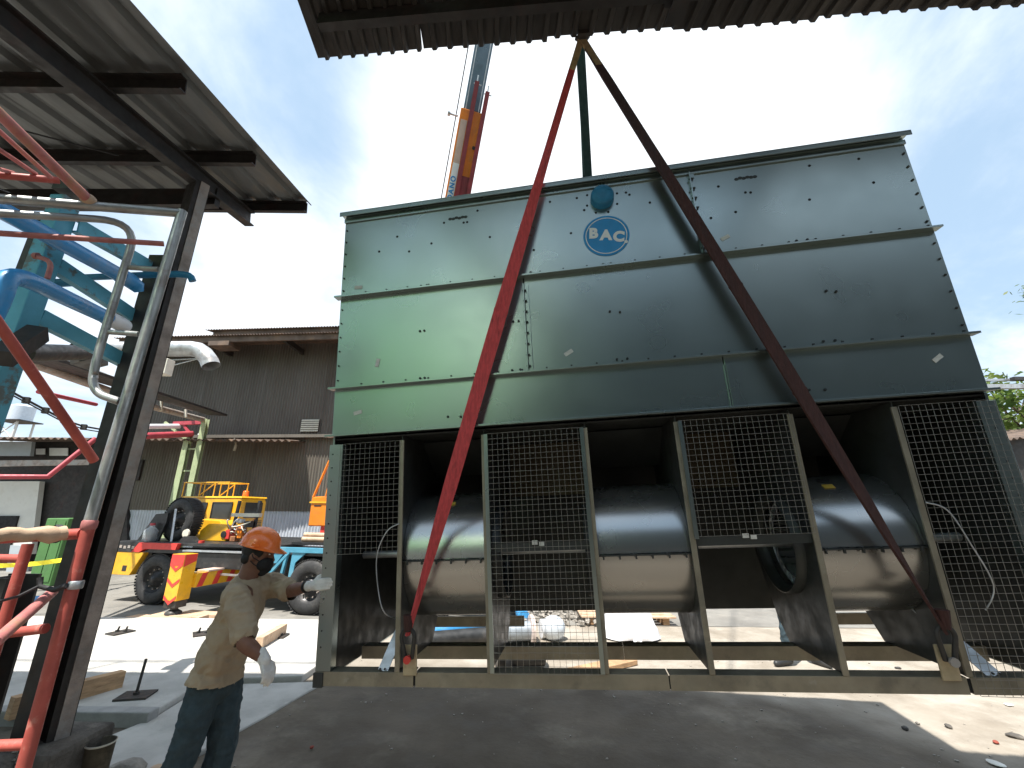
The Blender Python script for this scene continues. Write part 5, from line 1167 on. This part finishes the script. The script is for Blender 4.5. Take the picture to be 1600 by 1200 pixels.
skin_of('glove', hand_shapes(wrN, dN + V((0, 0, -.45)), V((-.8, .35, -.4)), .5, V((.3, .6, .1))) + [('c', [(wrN - dN * .03, .031), (wrN + dN * .01, .030)])], .0042, 'glove', wk, 2)
skin_of('glove', hand_shapes(wrF, V((.97, -.16, .12)), V((.15, .95, -.1)), .16, V((.2, 0, 1))) + [('c', [(wrF - (wrF - elF).normalized() * .02, .030), (wrF, .028)])], .0042, 'glove', wk, 2)
B().lathe(wrF - (wrF - elF).normalized() * .055, [(0, .032), (.004, .034), (.022, .034), (.026, .032)], wrF - elF, 18, False).build('wrist_watch', 'hair', wk, True)

# second person: only trouser ends and shoes show under the tower, the rest stands hidden behind it
p2 = thing('person', 'person behind the tower, only dark shoes and jeans showing under its right bays', 'person', (3.5, 5.75, 0))
q = V((3.45, 5.78, 0)); bd = []
for x, y in ((-.13, 0), (.2, .06)): bd.append(('c', [(q + V((x * .5, y, .88)), .085), (q + V((x * .8, y, .47)), .058), (q + V((x, y, .09)), .042)]))
bd += [('e', q + V((0, .02, .95)), (.16, .11, .12)), ('e', q + V((.0, .02, 1.22)), (.18, .11, .20)), ('c', [(q + V((0, .02, 1.40)), .06), (q + V((0, .01, 1.5)), .055)]), ('e', q + V((0, 0, 1.60)), (.075, .092, .115)), ('c', [(q + V((0, -.09, 1.60)), .014), (q + V((0, -.10, 1.575)), .016)])]
for s_ in (-1, 1): bd += [('c', [(q + V((s_ * .17, .02, 1.36)), .056), (q + V((s_ * .24, .04, 1.08)), .04), (q + V((s_ * .22, -.08, .86)), .028)])] 
skin_of('body', bd, .012, 'skin', p2, 2)
skin_of('shirt', [('e', q + V((0, .02, 1.2)), (.20, .13, .24)), ('e', q + V((0, .02, 1.0)), (.185, .13, .14)), ('c', [(q + V((-.16, .02, 1.36)), .07), (q + V((.16, .02, 1.36)), .07)])] + [('c', [(q + V((s_ * .17, .02, 1.36)), .068), (q + V((s_ * .23, .035, 1.14)), .055)]) for s_ in (-1, 1)], .012, 'grey_panel', p2, 2, crease(9, .01))
skin_of('trousers', [('c', [(q + V((x * .5, y, .92)), .10), (q + V((x * .8, y, .47)), .075), (q + V((x, y, .12)), .066)]) for x, y in ((-.13, 0), (.2, .06))], .011, 'jeans', p2, 2, crease(12, .01))
for k, (x, y, dx, dy) in enumerate(((-.13, 0, -.19, -.06), (.2, .06, .06, -.18))): skin_of('shoe', [('c', [(q + V((x, y, .055)), .048), (q + V((x + dx * .6, y + dy * .6, .045)), .043), (q + V((x + dx, y + dy, .036)), .033)])], .007, 'crane_black', p2, 2)
for s_ in (-1, 1): skin_of('hand', hand_shapes(q + V((s_ * .22, -.08, .86)), V((0, -.2, -1)), V((-s_, 0, 0)), .4, V((0, -1, 0))), .005, 'skin', p2, 1)

# ------------------------------------------------------------------ trees and what stands at the right
def tree(base, h, cr, lab, name='leafy_tree', leaf='leaf', nl=2600, seed=0, ls=.10, trunk_r=.13, gap=.5, crz=.75, group=None):
    rr = random.Random(seed); t = thing(name, lab, 'tree', base, group=group); base = V(base); b = B()
    tp = base + V((rr.uniform(-.3, .3), rr.uniform(-.3, .3), h * .55)); b.tube([base - V((0, 0, .1)), base.lerp(tp, .5) + V((.06, .03, 0)), tp], [trunk_r, trunk_r * .8, trunk_r * .6], 10)
    tips = []
    for k in range(9):
        q = 2 * pi * k / 9 + rr.uniform(-.3, .3); e = tp + V((cos(q) * cr * rr.uniform(.35, .75), sin(q) * cr * rr.uniform(.35, .75), (h - tp.z + base.z) * rr.uniform(.15, .85)))
        s_ = base.lerp(tp, rr.uniform(.6, 1)); md = s_.lerp(e, .5) + V((0, 0, .15 * cr)); b.tube([s_, md, e], [trunk_r * .4, trunk_r * .28, trunk_r * .1], 7); tips += [md, e, s_.lerp(e, .75)]
        for j in range(3):
            e2 = e + V((rr.uniform(-1, 1), rr.uniform(-1, 1), rr.uniform(-.5, .8))) * cr * .35; b.tube([e.lerp(md, .3), e2], [trunk_r * .12, trunk_r * .04], 5); tips.append(e2)
    b.build('trunk', 'bark', t, True)
    cl = [(p, cr * rr.uniform(.16, .34)) for p in tips for _ in range(2)]
    vs, fs = [], []
    for i in range(nl):
        p, r = rr.choice(cl); v = V((rr.gauss(0, 1), rr.gauss(0, 1), rr.gauss(0, 1))).normalized() * r * rr.uniform(.4, 1.05); v.z *= crz
        c = p + v; a = V((rr.gauss(0, 1), rr.gauss(0, 1), rr.gauss(0, .6))).normalized(); s_ = a.orthogonal().normalized(); s_ = Quaternion(a, rr.random() * 6) @ s_; l = ls * rr.uniform(.6, 1.3); o = len(vs)
        vs += [c - a * l, c + s_ * l * .42, c + a * l, c - s_ * l * .42 + V((0, 0, l * .1))]; fs.append((o, o + 1, o + 2, o + 3))
    cb = B(); cb.v = vs; cb.f = fs; cb.sm = [False] * len(fs); cb.build('crown', leaf, t, True, kind='stuff'); return t
tree((13.6, 10.6, 0), 5.1, 2.0, 'sparse green tree beyond the right edge of the tower', leaf='leaf', nl=1800, seed=4, ls=.13)
tree((17.5, 15, 0), 6.4, 2.6, 'taller thin-leaved tree farther back at the right edge', leaf='leaf_light', nl=1500, seed=8, ls=.13)
c = at(1618, 448, 7.0); t = thing('tree_branch', 'leafy branch tip reaching in from the right edge of the sky', 'branch', c)
B().tube([c + V((2.4, .3, -.5)), c + V((1, .1, -.1)), c + V((-.05, 0, .0))], [.04, .02, .006], 6).build('twig', 'bark', t, True)
rr = random.Random(2); vs, fs = [], []
for i in range(420):
    k = rr.random(); p = c + V((2.2 * k * k, .2 * k, -.35 * k * k)) + V((rr.gauss(0, 1), rr.gauss(0, 1), rr.gauss(0, .8))) * (.10 + .18 * k); a = V((rr.gauss(0, 1), rr.gauss(0, 1), rr.gauss(0, .6))).normalized(); s_ = a.orthogonal().normalized(); l = rr.uniform(.04, .08); o = len(vs)
    vs += [p - a * l, p + s_ * l * .4, p + a * l, p - s_ * l * .4]; fs.append((o, o + 1, o + 2, o + 3))
bb = B(); bb.v = vs; bb.f = fs; bb.sm = [False] * len(fs); bb.build('leaves', 'leaf', t, True, kind='stuff')
sh = thing('lean_to_shed', 'dark weathered lean-to shed at the right edge behind the tower', 'shed', (9.5, 8, 0))
a = at(1562, 690, 8.0); q = at(1660, 664, 8.0)
B().prism([(a.x, 8, 0), (q.x + 2, 8, 0), (q.x + 2, 8, q.z + .15), (a.x, 8, a.z)], (0, 2.5, 0)).build('wall', 'dark_steel', sh, True, fix=True)
B().corr((a.x - .1, 7.8, a.z), (q.x + 2 - a.x, 0, q.z + .15 - a.z), (0, 1, .08), q.x + 2.2 - a.x, 2.9, .12, .02, thick=.006).build('roof', 'roof_rust', sh, True)
gp = thing('overhead_pipe', 'grey pipe and rail running level to the right from behind the tower', 'pipe', at(1560, 604, 9))
B().bar(at(1400, 606, 9), at(1700, 603, 9), .1, .10).build('rail', 'duct', gp, True); B().bar(at(1400, 596, 9.4), at(1700, 592, 9.4), .06, .05).build('rail', 'galv', gp, True)
B().box(at(1592, 592, 9.3), (.3, .1, .08)).build('lamp_head', 'dark_steel', gp, True)
b = B().cyl((11.4, 9, 0), (11.4, 9, at(1500, 604, 9).z + .02), .07, n=12); b.build('pole', 'dark_steel', gp, True)
# unseen things added behind the camera to shape reflections in the tower's metal
tree((-14.5, -4.0, 0), 8, 3.2, 'unseen broad green tree added behind the camera for green reflections, beside the green shed', leaf='leaf_light', nl=2400, seed=20, ls=.32, trunk_r=.25)
wb = thing('unseen_workshop', 'unseen tall grey building with a roller door, added behind the camera for dark reflections, carrying the roof edge above', 'building', (6, -7.5, 0))
B().span((-2.6, -12, 0), (16, -7.0, 7.4)).build('wall', 'unseen_workshop_wall', wb, True); B().span((.5, -6.99, 0), (5.5, -6.93, 4.2)).build('door', 'unseen_workshop_wall', wb, True); B().span((-2.9, -12.2, 7.4), (16.3, -6.7, 7.55)).build('roof', 'roof_rust', wb, True)
for x in (-1.6, 7.0, 10.5): B().span((x, -6.99, 1.2), (x + 1.5, -6.94, 2.6)).build('window', 'glass_dark', wb, True)
gb = thing('unseen_green_shed', 'unseen long shed with a steep bright green roof, added behind the camera on the left for green reflections', 'shed', (-8, -9, 0))
B().prism([(-13, -6.0, 0), (-13, -6.0, 4.0), (-13, -13, 11.3), (-13, -20, 4.0), (-13, -20, 0)], (9.6, 0, 0)).build('wall', 'white_paint', gb, True, fix=True)
B().corr((-13.3, -5.5, 3.62), (1, 0, 0), (0, -7.5, 7.86), 10.2, 10.9, .2, .03, 'trap', thick=.005).build('roof', 'unseen_green_roof', gb, True)
B().corr((-3.1, -20.5, 3.62), (-1, 0, 0), (0, 7.5, 7.86), 10.2, 10.9, .2, .03, 'trap', thick=.005).build('roof', 'unseen_green_roof', gb, True)

# ------------------------------------------------------------------ repeats share a group
GR = {'lifting_sling': 'webbing slings on the hook', 'green_sling': 'green slings behind the tower', 'shackle': 'shackles on the lifting lugs', 'timber_pad': 'timber pads under the outrigger', 'rolled_mat': 'tan rolls on the crane deck',
      'anchor_plate': 'anchor plates on the concrete slab', 'blue_pipe': 'blue plastic pipes', 'scaffold': 'scaffold frames at the left', 'scaffold_brace': 'red scaffold braces', 'leafy_tree': 'trees around the yard', 'stone': 'stones in the rubble',
      'pebble': 'pebbles on the yard', 'scrap': 'scraps of litter on the yard', 'timber_plank': 'loose timber planks', 'pipe_elbow': 'end fittings of the blue pipes', 'thin_pipe': 'thin dark blue pipes', 'black_pipe': 'black pipes', 'person': 'workers around the tower'}
for o in COL.objects:
    k = o.name.split('.')[0]
    if o.parent is None and k in GR: o['group'] = GR[k]
